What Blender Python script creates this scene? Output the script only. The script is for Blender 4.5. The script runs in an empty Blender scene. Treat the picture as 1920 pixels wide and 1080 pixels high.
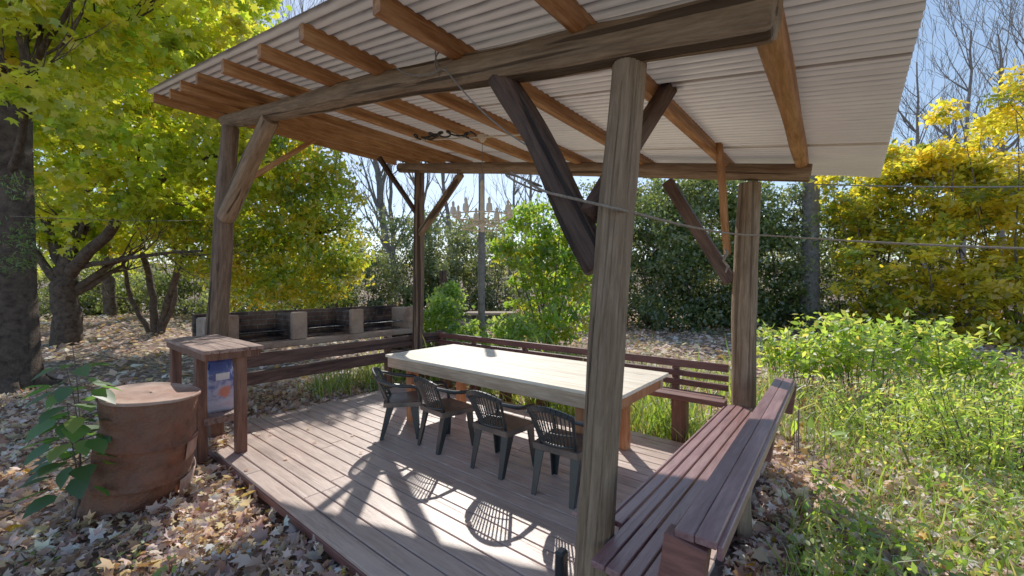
import bpy, bmesh, math, random
import numpy as np
from mathutils import Vector, Matrix, Euler
random.seed(7); rng = np.random.default_rng(11)
S = bpy.context.scene; COL = S.collection
GZ = -0.15          # ground level; the deck top is z = 0
YAW = math.radians(39.3); CZ = 1.66; F = 778.0
CY, SY = math.cos(YAW), math.sin(YAW)

def site(px, f):                      # survey helper: bearing + forward distance -> plan position (metres)
    r = (px - 960) / F * f
    return (r * CY - f * SY, r * SY + f * CY)
def hgt(py, f): return CZ + (533 - py) / F * f

# ---------------------------------------------------------------- object helpers
WM = {}
def setm(o, parent, M):
    WM[o.name] = M
    if parent is not None:
        o.parent = parent; o.matrix_parent_inverse = WM[parent.name].inverted()
    o.matrix_basis = M
def tag(o, label=None, cat=None, group=None, kind=None):
    if label: o['label'] = label
    if cat: o['category'] = cat
    if group: o['group'] = group
    if kind: o['kind'] = kind
    return o
def thing(name, label, cat, loc=(0, 0, 0), group=None):
    o = bpy.data.objects.new(name, None); COL.objects.link(o); o.empty_display_size = .1
    setm(o, None, Matrix.Translation(loc)); return tag(o, label, cat, group)
def link(name, me, mat, parent=None, M=None):
    o = bpy.data.objects.new(name, me); COL.objects.link(o)
    for m in (mat if isinstance(mat, (list, tuple)) else [mat]): me.materials.append(m)
    setm(o, parent, M if M is not None else Matrix.Identity(4)); return o
def copy_tree(root, M, label):
    r = root.copy(); COL.objects.link(r); r.matrix_basis = M; r['label'] = label
    def rec(a, b):
        for ch in a.children:
            c = ch.copy(); COL.objects.link(c); c.parent = b; rec(ch, c)
    rec(root, r); return r

class MB:
    """collects boxes and tubes, builds ONE mesh"""
    def __init__(s): s.v = []; s.f = []; s.r = []; s.sm = []
    def add(s, vs, fs, smooth=False, rnd=None):
        n = len(s.v); s.v += [tuple(v) for v in vs]
        q = random.random() if rnd is None else rnd
        for f in fs: s.f.append(tuple(i + n for i in f)); s.r.append(q); s.sm.append(smooth)
    def box(s, c, d, rot=None, bev=.004, rnd=None, taper=None):
        hx, hy, hz = d[0] / 2, d[1] / 2, d[2] / 2; b = min(bev, hx * .45, hy * .45, hz * .45)
        vs = []; idx = {}
        for sx in (-1, 1):
            for sy in (-1, 1):
                for sz in (-1, 1):
                    for ax in range(3):
                        p = [sx * (hx - b), sy * (hy - b), sz * (hz - b)]
                        p[ax] = (sx * hx, sy * hy, sz * hz)[ax]
                        idx[(sx, sy, sz, ax)] = len(vs); vs.append(p)
        fs = []
        def I(a, b_, c_, ax): return idx[(a, b_, c_, ax)]
        for t in (-1, 1):
            for ax in range(3):
                q = []
                for u, w in ((-1, -1), (1, -1), (1, 1), (-1, 1)):
                    k = [0, 0, 0]; k[ax] = t; k[(ax + 1) % 3] = u; k[(ax + 2) % 3] = w
                    q.append(I(*k, ax))
                fs.append(q if t > 0 else q[::-1])
        for ax in range(3):
            a1, a2 = (ax + 1) % 3, (ax + 2) % 3
            for u in (-1, 1):
                for w in (-1, 1):
                    def K(t): k = [0, 0, 0]; k[ax] = t; k[a1] = u; k[a2] = w; return k
                    q = [I(*K(-1), a1), I(*K(1), a1), I(*K(1), a2), I(*K(-1), a2)]
                    fs.append(q if u * w < 0 else q[::-1])
        for sx in (-1, 1):
            for sy in (-1, 1):
                for sz in (-1, 1):
                    q = [I(sx, sy, sz, 0), I(sx, sy, sz, 1), I(sx, sy, sz, 2)]
                    fs.append(q if sx * sy * sz > 0 else q[::-1])
        if taper:
            for p in vs:
                if p[2] < 0: p[0] *= taper; p[1] *= taper
        R = rot.to_matrix() if isinstance(rot, Euler) else (rot.to_3x3() if rot is not None else Matrix.Identity(3))
        s.add([R @ Vector(p) + Vector(c) for p in vs], fs, False, rnd); return s
    def board(s, p0, p1, w, h, up=(0, 0, 1), rnd=None, bev=.004):
        p0, p1 = Vector(p0), Vector(p1); z = (p1 - p0).normalized(); x = Vector(up).cross(z).normalized(); y = z.cross(x)
        R = Matrix((x, y, z)).transposed().to_4x4(); s.box((p0 + p1) / 2, (w, h, (p1 - p0).length), R, bev, rnd); return s
    def tube(s, pts, rad, n=8, cap=True, rnd=None, lump=0, seed=0, mod=None):
        pts = [Vector(p) for p in pts]; rad = rad if isinstance(rad, (list, tuple)) else [rad] * len(pts)
        q = random.random() if rnd is None else rnd
        t = (pts[1] - pts[0]).normalized(); a = Vector((0, 0, 1)) if abs(t.z) < .9 else Vector((1, 0, 0))
        x = t.cross(a).normalized(); vs = []; fs = []; rr = random.Random(seed); ph = [rr.uniform(0, 6.28) for _ in range(6)]
        for i, p in enumerate(pts):
            t = (pts[min(i + 1, len(pts) - 1)] - pts[max(i - 1, 0)]).normalized()
            x = (x - t * x.dot(t)).normalized(); y = t.cross(x)
            for k in range(n):
                an = 2 * math.pi * k / n; r = rad[i]
                if lump: r *= 1 + lump * (math.sin(2 * an + ph[0] + i * .05) * .5 + math.sin(3 * an + ph[1] - i * .04) * .35 + math.sin(7 * an + ph[2]) * .25 + math.sin(i * .35 + ph[3]) * .3)
                if mod: r += mod(an, p.z)
                vs.append(p + (x * math.cos(an) + y * math.sin(an)) * r)
        for i in range(len(pts) - 1):
            for k in range(n):
                k2 = (k + 1) % n; fs.append((i * n + k, i * n + k2, (i + 1) * n + k2, (i + 1) * n + k))
        s.add(vs, fs, True, q)
        if cap:
            m = len(pts) - 1
            s.add(vs[:n][::-1], [tuple(range(n))], False, q); s.add(vs[m * n:], [tuple(range(n))], False, q)
        return s
    def build(s, name, mat, parent=None, M=None):
        me = bpy.data.meshes.new(name); me.from_pydata(s.v, [], s.f)
        a = me.attributes.new('rnd', 'FLOAT', 'FACE'); a.data.foreach_set('value', s.r)
        me.polygons.foreach_set('use_smooth', s.sm); me.update()
        return link(name, me, mat, parent, M)

def frame(p0, p1):
    p0, p1 = Vector(p0), Vector(p1); z = (p1 - p0).normalized()
    a = Vector((0, 0, 1)) if abs(z.z) < .95 else Vector((0, 1, 0))
    x = a.cross(z).normalized(); y = z.cross(x)
    M = Matrix((x, y, z)).transposed().to_4x4(); M.translation = p0; return M, (p1 - p0).length
def log(name, pts, r0, r1, mat, parent, seed=0, lump=.06, sides=22, cracks=(), knots=()):
    """a round timber; pts in world, mesh local with length along Z so the grain follows"""
    M, L = frame(pts[0], pts[-1]); Mi = M.inverted(); P = [Mi @ Vector(p) for p in pts]
    rr = random.Random(seed); ph = [rr.uniform(0, 6.28) for _ in range(4)]
    n = max(8, int(L / (.045 if cracks else .09))); path = []; rad = []
    def mod(an, z):   # checks (long drying cracks), knots and adze flats cut into the round
        d = .0015 * math.sin(an * 23 + z * 3) + .0012 * math.sin(an * 41 - z * 5)
        for (a0, z0, z1, dep, w) in cracks:
            if z0 < z < z1:
                e = min(1, (z - z0) / .25, (z1 - z) / .25); da = (an - a0 - .06 * math.sin(z * 2.3 + a0) - .02 * math.sin(z * 11) + math.pi) % (2 * math.pi) - math.pi
                d -= dep * e * math.exp(-(da / w) ** 2)
        for (a0, zk, rk) in knots:
            da = ((an - a0 + math.pi) % (2 * math.pi) - math.pi) * .1; q = math.hypot(da, (z - zk) * .7) / rk
            d += .007 * math.exp(-q * q) - .016 * math.exp(-(q * 2.2) ** 2)
        return d
    for i in range(n + 1):
        u = i / n; z = u * L
        for a, b in zip(P[:-1], P[1:]):
            if z <= b.z + 1e-5: break
        w = min(1, max(0, (z - a.z) / max(1e-6, b.z - a.z))); w = w * w * (3 - 2 * w) if len(P) > 2 else w; c = a.lerp(b, w)
        k = .012 * math.sin(math.pi * u)
        path.append((c.x + k * math.sin(3 * u + ph[0]), c.y + k * math.sin(4 * u + ph[1]), z))
        rad.append((r0 + (r1 - r0) * u) * (1 + lump * .4 * math.sin(u * L * 3.1 + ph[2])))
    rad = [rad[0] * .93] + rad + [rad[-1] * .93]
    path = [path[0]] + [(path[0][0], path[0][1], .012)] + path[1:-1] + [(path[-1][0], path[-1][1], L - .012)] + [path[-1]]
    mb = MB(); mb.tube(path, rad, sides, lump=lump, seed=seed, mod=mod if cracks else None)
    return mb.build(name, mat, parent, M)
def timber(name, p0, p1, w, h, mat, parent, seed=0, warp=.006):
    M, L = frame(p0, p1); mb = MB(); n = max(3, int(L / .3)); rr = random.Random(seed)
    ph = [rr.uniform(0, 6.28) for _ in range(4)]; vs = []; fs = []; c = .005
    prof = [(-w/2+c, -h/2), (w/2-c, -h/2), (w/2, -h/2+c), (w/2, h/2-c), (w/2-c, h/2), (-w/2+c, h/2), (-w/2, h/2-c), (-w/2, -h/2+c)]
    for i in range(n + 1):
        u = i / n
        for (a, b) in prof:
            vs.append((a + warp * math.sin(5 * u + ph[0]), b + warp * math.sin(4 * u + ph[1]) * .4, u * L))
    for i in range(n):
        for k in range(8): k2 = (k + 1) % 8; fs.append((i*8+k, i*8+k2, (i+1)*8+k2, (i+1)*8+k))
    fs.append(tuple(range(8))[::-1]); fs.append(tuple(n * 8 + k for k in range(8)))
    mb.add(vs, fs); return mb.build(name, mat, parent, M)

# ---------------------------------------------------------------- materials
def newmat(name):
    m = bpy.data.materials.new(name); m.use_nodes = True; nt = m.node_tree; nt.nodes.clear()
    out = nt.nodes.new('ShaderNodeOutputMaterial'); return m, nt, out
def ramp(nt, fac, stops):
    n = nt.nodes.new('ShaderNodeValToRGB'); e = n.color_ramp.elements
    while len(e) < len(stops): e.new(.5)
    for k, (p, c) in enumerate(stops): e[k].position = p; e[k].color = (*c, 1)
    nt.links.new(fac, n.inputs[0]); return n.outputs[0]
def noise(nt, vec, scale, detail=5, rough=.6, dist=0):
    n = nt.nodes.new('ShaderNodeTexNoise'); n.inputs['Scale'].default_value = scale
    n.inputs['Detail'].default_value = detail; n.inputs['Roughness'].default_value = rough; n.inputs['Distortion'].default_value = dist
    nt.links.new(vec, n.inputs['Vector']); return n.outputs['Fac']
def mul(nt, a, b, op='MULTIPLY'):
    n = nt.nodes.new('ShaderNodeMath'); n.operation = op
    for i, v in enumerate((a, b)):
        if isinstance(v, (int, float)): n.inputs[i].default_value = v
        else: nt.links.new(v, n.inputs[i])
    return n.outputs[0]
def mix(nt, f, a, b, mode='MIX'):
    n = nt.nodes.new('ShaderNodeMix'); n.data_type = 'RGBA'; n.blend_type = mode
    for s, v in ((n.inputs[0], f), (n.inputs[6], a), (n.inputs[7], b)):
        if isinstance(v, (int, float)): s.default_value = v
        elif isinstance(v, tuple): s.default_value = (*v, 1)
        else: nt.links.new(v, s)
    return n.outputs[2]
def coords(nt, scale=(1, 1, 1)):
    t = nt.nodes.new('ShaderNodeTexCoord'); m = nt.nodes.new('ShaderNodeMapping'); m.inputs['Scale'].default_value = scale
    nt.links.new(t.outputs['Object'], m.inputs[0]); return m.outputs[0], t.outputs['Object']
def attr(nt, name):
    a = nt.nodes.new('ShaderNodeAttribute'); a.attribute_name = name; return a
def finish(nt, out, col, rough=.6, bump=None, bs=.3, bd=.01, spec=.4, metal=0, rough_s=None):
    p = nt.nodes.new('ShaderNodeBsdfPrincipled'); nt.links.new(col, p.inputs['Base Color']) if not isinstance(col, tuple) else setattr(p.inputs['Base Color'], 'default_value', (*col, 1))
    p.inputs['Roughness'].default_value = rough; p.inputs['Specular IOR Level'].default_value = spec; p.inputs['Metallic'].default_value = metal
    if rough_s is not None: nt.links.new(rough_s, p.inputs['Roughness'])
    if bump is not None:
        b = nt.nodes.new('ShaderNodeBump'); b.inputs['Strength'].default_value = bs; b.inputs['Distance'].default_value = bd
        nt.links.new(bump, b.inputs['Height']); nt.links.new(b.outputs[0], p.inputs['Normal'])
    nt.links.new(p.outputs[0], out.inputs[0])

def wood(name, dark, light, axis='z', rough=.7, crack=.5, spec=.25, bs=.5, var=.25, stain=None):
    m, nt, out = newmat(name)
    k = {'x': (1.5, 13, 13), 'y': (13, 1.5, 13), 'z': (13, 13, 1.5)}[axis]
    v, o = coords(nt, k)
    oi = nt.nodes.new('ShaderNodeObjectInfo'); va = nt.nodes.new('ShaderNodeVectorMath'); va.operation = 'ADD'
    rm = mul(nt, oi.outputs['Random'], 40.0); nt.links.new(v, va.inputs[0]); nt.links.new(rm, va.inputs[1]); v = va.outputs[0]
    r = attr(nt, 'rnd').outputs['Fac']
    vb = nt.nodes.new('ShaderNodeVectorMath'); vb.operation = 'ADD'; nt.links.new(v, vb.inputs[0]); nt.links.new(mul(nt, r, 31.0), vb.inputs[1]); v = vb.outputs[0]
    g = noise(nt, v, 1.6, 8, .68, .6)
    c = ramp(nt, g, [(.34, dark), (.5, tuple((a + b) / 2 for a, b in zip(dark, light))), (.64, light)])
    big = noise(nt, o, 2.2, 4, .6)
    c = mix(nt, mul(nt, ramp(nt, big, [(.35, (0, 0, 0)), (.7, (1, 1, 1))]), .35), c, tuple(x * .55 for x in dark))
    v4, _ = coords(nt, {'x': (6, 75, 75), 'y': (75, 6, 75), 'z': (75, 75, 6)}[axis]); fine = noise(nt, v4, 1.0, 5, .7, .3)
    c = mix(nt, .45, c, mix(nt, 1.0, c, ramp(nt, fine, [(.30, (.35, .33, .31)), (.55, (1, 1, 1)), (.75, (1.25, 1.2, 1.15))]), 'MULTIPLY'))
    v2, _ = coords(nt, {'x': (.55, 26, 26), 'y': (26, .55, 26), 'z': (26, 26, .55)}[axis])
    vc = nt.nodes.new('ShaderNodeVectorMath'); vc.operation = 'ADD'; nt.links.new(v2, vc.inputs[0]); nt.links.new(mul(nt, mul(nt, r, 17.0), rm, 'ADD'), vc.inputs[1])
    line = ramp(nt, noise(nt, vc.outputs[0], .55, 2, .45, .25), [(.385, (1, 1, 1)), (.41, (0, 0, 0))])
    c = mix(nt, mul(nt, line, crack), c, tuple(x * .25 for x in dark))
    # knots
    v3, _ = coords(nt, {'x': (1.6, 5, 5), 'y': (5, 1.6, 5), 'z': (5, 5, 1.6)}[axis]); w = nt.nodes.new('ShaderNodeTexVoronoi'); w.inputs['Scale'].default_value = 1.0
    vk = nt.nodes.new('ShaderNodeVectorMath'); vk.operation = 'ADD'; nt.links.new(v3, vk.inputs[0]); nt.links.new(mul(nt, rm, mul(nt, r, 9.0), 'ADD'), vk.inputs[1]); nt.links.new(vk.outputs[0], w.inputs['Vector'])
    kn = ramp(nt, w.outputs['Distance'], [(.07, (1, 1, 1)), (.13, (0, 0, 0))])
    c = mix(nt, mul(nt, kn, .6), c, tuple(x * .35 for x in dark))
    if stain: c = mix(nt, ramp(nt, noise(nt, o, 1.3, 5, .65), [(.45, (0, 0, 0)), (.7, (.8, .8, .8))]), c, stain)
    br = mul(nt, mul(nt, r, var * 2), 1 - var, 'ADD')
    c = mix(nt, 1.0, c, ramp(nt, br, [(0, (0, 0, 0)), (1, (1, 1, 1))]), 'MULTIPLY')
    h = mul(nt, mul(nt, g, mul(nt, fine, .9), 'ADD'), mul(nt, line, 1.2), 'SUBTRACT')
    finish(nt, out, c, rough, h, bs, .008, spec); return m
def plain(name, c1, c2, scale=8, rough=.6, bs=.2, spec=.4, metal=0, dust=None, bd=.005):
    m, nt, out = newmat(name); v, o = coords(nt)
    g = noise(nt, o, scale, 8, .65, .3); c = ramp(nt, g, [(.3, c1), (.7, c2)])
    if dust: c = mix(nt, ramp(nt, noise(nt, o, scale * .35, 6, .7), [(.42, (0, 0, 0)), (.62, (1, 1, 1))]), c, dust)
    finish(nt, out, c, rough, noise(nt, o, scale * 6, 6, .6), bs, bd, spec, metal); return m
def leafmat(name, trans=.5, rough=.45, gloss=.08, boost=1.0):
    m, nt, out = newmat(name); a = attr(nt, 'col').outputs['Color']
    d = nt.nodes.new('ShaderNodeBsdfDiffuse'); t = nt.nodes.new('ShaderNodeBsdfTranslucent'); g = nt.nodes.new('ShaderNodeBsdfGlossy')
    g.inputs['Roughness'].default_value = rough
    nt.links.new(a, d.inputs[0]); tc = mix(nt, 1.0, a, (1.25 * boost, 1.2 * boost, .55 * boost), 'MULTIPLY'); nt.links.new(tc, t.inputs[0])
    m1 = nt.nodes.new('ShaderNodeMixShader'); m1.inputs[0].default_value = trans; nt.links.new(d.outputs[0], m1.inputs[1]); nt.links.new(t.outputs[0], m1.inputs[2])
    m2 = nt.nodes.new('ShaderNodeMixShader'); m2.inputs[0].default_value = gloss; nt.links.new(m1.outputs[0], m2.inputs[1]); nt.links.new(g.outputs[0], m2.inputs[2])
    nt.links.new(m2.outputs[0], out.inputs[0]); return m

M_post = wood('post_wood', (.20, .125, .07), (.41, .285, .185), rough=.8, crack=.6, bs=.9)
M_postd = wood('dark_log_wood', (.040, .022, .016), (.14, .08, .058), rough=.7, crack=.8, bs=.6)
M_postm = wood('brown_post_wood', (.09, .055, .036), (.26, .165, .11), rough=.8, crack=.9, bs=.9)
M_beam = wood('beam_wood', (.18, .11, .062), (.38, .25, .155), rough=.8, crack=.9, bs=.9)
M_raft = wood('rafter_wood', (.30, .105, .032), (.66, .32, .13), rough=.55, crack=.4, bs=.4)
M_deck = wood('deck_paint', (.42, .265, .215), (.70, .495, .415), 'x', rough=.40, crack=.3, spec=.6, bs=.3, var=.2, stain=(.56, .415, .35))
M_bench = wood('bench_paint_along_y', (.20, .08, .08), (.38, .21, .205), 'y', rough=.34, crack=.15, spec=.5, bs=.2, var=.15)
M_benchx = wood('bench_paint_along_x', (.10, .035, .028), (.26, .10, .08), 'x', rough=.45, crack=.15, spec=.4, bs=.25, var=.15)
M_table = wood('pale_pine', (.86, .71, .52), (.96, .90, .77), 'x', rough=.5, crack=.25, bs=.15, var=.08)
M_apron = wood('apron_wood', (.46, .30, .18), (.68, .50, .34), 'x', rough=.6, crack=.3, bs=.15, var=.08)
M_tleg = wood('table_leg_wood', (.38, .13, .05), (.66, .28, .12), 'z', rough=.5, crack=.15, bs=.2)
M_rail = wood('rail_wood', (.05, .028, .022), (.16, .09, .07), 'z', rough=.75, crack=.5, bs=.7)
M_side = wood('counter_wood', (.20, .10, .075), (.46, .31, .25), 'x', rough=.7, crack=.5, bs=.6)
M_sidel = wood('counter_leg_wood', (.09, .035, .022), (.25, .11, .07), 'z', rough=.6, crack=.4, bs=.5)
M_bark = plain('rough_bark', (.035, .024, .018), (.14, .10, .075), 9, .9, 1.0, .1, bd=.03)
M_barkg = plain('grey_bark', (.10, .09, .085), (.24, .22, .21), 9, .9, .8, .1, bd=.02)
M_twig = plain('twig_bark', (.07, .055, .045), (.16, .13, .11), 9, .9, .3, .1)
M_chair = plain('chair_plastic', (.010, .014, .016), (.018, .024, .026), 5, .35, .05, .5, dust=(.03, .034, .034))
M_seat = plain('dusty_seat_plastic', (.02, .024, .026), (.04, .042, .042), 5, .38, .05, .5, dust=(.15, .105, .08))
M_rust = plain('rusty_drum', (.055, .018, .010), (.24, .075, .035), 7, .65, 1.0, .3, dust=(.17, .085, .055), bd=.02)
M_rustl = plain('rusty_drum_lid', (.20, .08, .05), (.38, .19, .13), 6, .7, .4, .3, dust=(.46, .30, .23))
M_brick = plain('sooty_brick', (.16, .09, .06), (.40, .26, .19), 7, .9, .6, .1, dust=(.34, .24, .175))
M_conc = plain('pale_block', (.20, .145, .11), (.40, .31, .245), 8, .9, .6, .1)
M_black = plain('black_plastic', (.008, .008, .009), (.02, .02, .02), 8, .4, .1)
M_metal = plain('dull_metal', (.25, .24, .23), (.45, .44, .42), 8, .45, .1, .5, .6)
M_rope = plain('twisted_rope', (.12, .09, .07), (.34, .28, .22), 60, .9, .5, .1)
M_wire = plain('thin_wire', (.10, .09, .08), (.22, .20, .18), 30, .6, .1)
M_cream = plain('cream_wood', (.55, .42, .28), (.80, .68, .50), 12, .6, .1)
M_litter = leafmat('dry_leaf', .30, .6, .03)
M_leaf = leafmat('backlit_leaf', .62, .45, .05, 1.32)
M_leafd = leafmat('dark_glossy_leaf', .42, .4, .07)
M_grass = leafmat('grass_blade', .5, .4, .06)

def soot_brick():
    m, nt, out = newmat('burnt_brickwork'); t = nt.nodes.new('ShaderNodeTexCoord')
    s = nt.nodes.new('ShaderNodeSeparateXYZ'); nt.links.new(t.outputs['Object'], s.inputs[0])
    c = nt.nodes.new('ShaderNodeCombineXYZ'); nt.links.new(mul(nt, s.outputs[0], s.outputs[1], 'ADD'), c.inputs[0]); nt.links.new(s.outputs[2], c.inputs[1])
    b = nt.nodes.new('ShaderNodeTexBrick'); b.inputs['Scale'].default_value = 1.0; b.inputs['Brick Width'].default_value = .24; b.inputs['Row Height'].default_value = .075
    b.inputs['Mortar Size'].default_value = .008; nt.links.new(c.outputs[0], b.inputs['Vector'])
    b.inputs['Color1'].default_value = (.26, .14, .09, 1); b.inputs['Color2'].default_value = (.12, .07, .05, 1); b.inputs['Mortar'].default_value = (.26, .22, .18, 1)
    so = ramp(nt, noise(nt, t.outputs['Object'], 2.2, 6, .7), [(.42, (1, 1, 1)), (.80, (0, 0, 0))])
    col = mix(nt, mul(nt, so, .96), b.outputs['Color'], (.012, .010, .010))
    finish(nt, out, col, .9, mul(nt, b.outputs['Fac'], -1.0), .6, .01, .1); return m
M_soot = soot_brick()

def sheet_mat():
    m, nt, out = newmat('corrugated_zinc'); v, o = coords(nt, (.5, 5, 5))
    g = noise(nt, v, 2.5, 6, .65); c = ramp(nt, g, [(.3, (.64, .56, .48)), (.72, (.82, .74, .645))])
    n2 = noise(nt, o, 1.1, 5, .65); c = mix(nt, ramp(nt, n2, [(.4, (0, 0, 0)), (.75, (.55, .55, .55))]), c, (.50, .43, .39))
    r = attr(nt, 'rnd').outputs['Fac']; c = mix(nt, mul(nt, r, .3), c, (.80, .73, .64))
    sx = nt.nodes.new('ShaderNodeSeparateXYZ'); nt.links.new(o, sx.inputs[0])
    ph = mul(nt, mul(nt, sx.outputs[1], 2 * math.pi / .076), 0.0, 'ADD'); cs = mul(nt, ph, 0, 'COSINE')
    groove_shade = ramp(nt, mul(nt, mul(nt, cs, .45), g, 'ADD'), [(.45, (0, 0, 0)), (.95, (1, 1, 1))]); c = mix(nt, mul(nt, groove_shade, .95), c, (.13, .105, .095))  # dark stripes painted along the corrugation to strengthen its light-and-shade contrast
    finish(nt, out, c, .38, noise(nt, o, 30, 3, .5), .05, .002, .5, .3)
    tr = nt.nodes.new('ShaderNodeBsdfTranslucent'); nt.links.new(c, tr.inputs[0]); ms = nt.nodes.new('ShaderNodeMixShader'); ms.inputs[0].default_value = .07  # translucency added to the solid zinc so its underside looks brighter
    nt.links.new(out.inputs[0].links[0].from_socket, ms.inputs[1]); nt.links.new(tr.outputs[0], ms.inputs[2]); nt.links.new(ms.outputs[0], out.inputs[0]); return m
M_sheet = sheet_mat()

# ---------------------------------------------------------------- scattered small leaves
KITE = (np.array([(0, 0, 0), (.30, .42, .05), (0, 1, -.03), (-.30, .42, .05)]), [(0, 1, 2, 3)])
OVAL = (np.array([(0, 0, 0), (.2, .25, .04), (.25, .55, .05), (0, 1, -.05), (-.25, .55, .05), (-.2, .25, .04)]), [(0, 1, 2, 3), (0, 3, 4, 5)])
NARROW = (np.array([(0, 0, 0), (.13, .4, .03), (0, 1, -.12), (-.13, .4, .03)]), [(0, 1, 2, 3)])
MAPLE = (np.array([(0, 0, 0), (.16, .10, .03), (.48, .12, -.08), (.30, .38, .05), (.46, .68, -.10), (.17, .62, .05), (0, 1.0, -.12),
                   (-.17, .62, .06), (-.46, .68, -.04), (-.30, .38, .05), (-.48, .12, -.1), (-.16, .10, .03), (0, .45, -.05)]),
         [(12, 0, 1, 2, 3), (12, 3, 4, 5), (12, 5, 6, 7), (12, 7, 8, 9), (12, 9, 10, 11, 0)])
BLADE = (np.array([(-.02, 0, 0), (.02, 0, 0), (.018, .12, .5), (-.018, .12, .5), (.010, .34, .82), (-.010, .34, .82), (0, .58, 1.0)]), [(0, 1, 2, 3), (3, 2, 4, 5), (5, 4, 6)])

CURL = MAPLE[0] * np.array([.85, .9, 1]); CURL[:, 2] += 1.3 * MAPLE[0][:, 0] ** 2 + .55 * (MAPLE[0][:, 1] - .45) ** 2
CURLS = np.stack([MAPLE[0], CURL, CURL * [1, 1, -1]])
def rotations(n, tilt, up=True):
    """random spin about z then tilt away from flat by up to `tilt` radians"""
    yaw = rng.uniform(0, 2 * np.pi, n); t = rng.normal(0, tilt, n); u = rng.normal(0, tilt, n)
    cz, sz = np.cos(yaw), np.sin(yaw); cx, sx = np.cos(t), np.sin(t); cy, sy = np.cos(u), np.sin(u)
    R = np.zeros((n, 3, 3)); Z = R.copy(); X = R.copy(); Yv = R.copy()
    Z[:, 0, 0] = cz; Z[:, 0, 1] = -sz; Z[:, 1, 0] = sz; Z[:, 1, 1] = cz; Z[:, 2, 2] = 1
    X[:, 0, 0] = 1; X[:, 1, 1] = cx; X[:, 1, 2] = -sx; X[:, 2, 1] = sx; X[:, 2, 2] = cx
    Yv[:, 1, 1] = 1; Yv[:, 0, 0] = cy; Yv[:, 0, 2] = sy; Yv[:, 2, 0] = -sy; Yv[:, 2, 2] = cy
    return Z @ X @ Yv
def scatter(name, tpl, pos, R, size, col, mat, parent=None, extra=None):
    tv, tf = tpl; n = len(pos); k = len(tv)
    if tv.ndim == 3: k = tv.shape[1]
    V = (np.einsum('nij,nkj->nki', R, tv) if tv.ndim == 3 else np.einsum('nij,kj->nki', R, tv)) * size[:, None, None] + pos[:, None, :]
    V = V.reshape(-1, 3)
    loops = []; starts = []; tot = []; off = 0
    base = (np.arange(n) * k)[:, None]
    fl = np.concatenate([np.array(f) for f in tf]); ln = np.array([len(f) for f in tf])
    L = (base + fl[None, :]).reshape(-1); T = np.tile(ln, n); st = np.concatenate([[0], np.cumsum(T)[:-1]])
    C = np.repeat(col, len(tf), axis=0)
    me = bpy.data.meshes.new(name); me.vertices.add(len(V)); me.vertices.foreach_set('co', V.reshape(-1))
    me.loops.add(len(L)); me.loops.foreach_set('vertex_index', L.astype(np.int32))
    me.polygons.add(len(T)); me.polygons.foreach_set('loop_start', st.astype(np.int32))
    me.update(calc_edges=True)
    a = me.attributes.new('col', 'FLOAT_COLOR', 'FACE'); a.data.foreach_set('color', np.concatenate([C, np.ones((len(C), 1))], 1).reshape(-1))
    return link(name, me, mat, parent)
def palette(n, cols, w=None, jit=.18):
    cols = np.array(cols); w = np.array(w, float) / sum(w) if w else None
    c = cols[rng.choice(len(cols), n, p=w)]; return np.clip(c * rng.lognormal(0, jit, (n, 1)) * rng.normal(1, .05, (n, 3)), .003, .95)
def blob_points(blobs, n, clump=.28, shell=.55, per=45):
    """clumpy points in a union of ellipsoids; blobs: (x,y,z,rx,ry,rz)"""
    B = np.array(blobs, float); w = (B[:, 3] * B[:, 4] * B[:, 5]) ** .75; w /= w.sum()
    nc = max(6, n // per); which = rng.choice(len(B), nc, p=w)
    d = rng.normal(0, 1, (nc, 3)); d /= np.linalg.norm(d, axis=1)[:, None]
    r = rng.uniform(0, 1, nc) ** (1 / 3.); r = shell * .9 + (1.08 - shell * .9) * r; inner = rng.uniform(size=nc) < .25; r[inner] *= rng.uniform(.2, .9, inner.sum())
    C = B[which, :3] + d * r[:, None] * B[which, 3:]
    cs = clump * rng.uniform(.5, 1.5, nc)
    ci = rng.integers(0, nc, n); P = C[ci] + rng.normal(0, 1, (n, 3)) * cs[ci][:, None] * np.array([.6, .6, .38])
    return P, ci, nc
def crown(name, blobs, n, size, cols, w=None, mat=None, parent=None, tpl=KITE, cw=.6, clump=.3, tilt=.8, per=45, cl=.25, zmin=GZ + .05, grad=None, shell=.55, px=None):
    P, ci, nc = blob_points(blobs, n, clump, shell, per)
    m = P[:, 2] > zmin; P = P[m]; ci = ci[m]; n = len(P)
    c = palette(n, cols, w); c *= rng.lognormal(0, cl, nc)[ci][:, None]
    pc = palette(nc, cols, w, .05)[ci]; c = c * (1 - cw) + pc * cw * rng.lognormal(0, .1, (n, 1))
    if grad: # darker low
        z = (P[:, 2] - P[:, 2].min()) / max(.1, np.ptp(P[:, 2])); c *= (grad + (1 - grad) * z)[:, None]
    s = size * rng.uniform(.6, 1.35, n)
    return scatter(name, tpl, P, rotations(n, tilt), s, np.clip(c, .003, .9), mat or M_leaf, parent)

def pb(px, py, f, rx, ry, rz=None):
    """ellipsoid at surveyed bearing/height/distance, radii given as seen"""
    x, y = site(px, f); a = rx / F * f; b = ry / F * f
    return (x, y, hgt(py, f), a, (rz or a), b)

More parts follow.
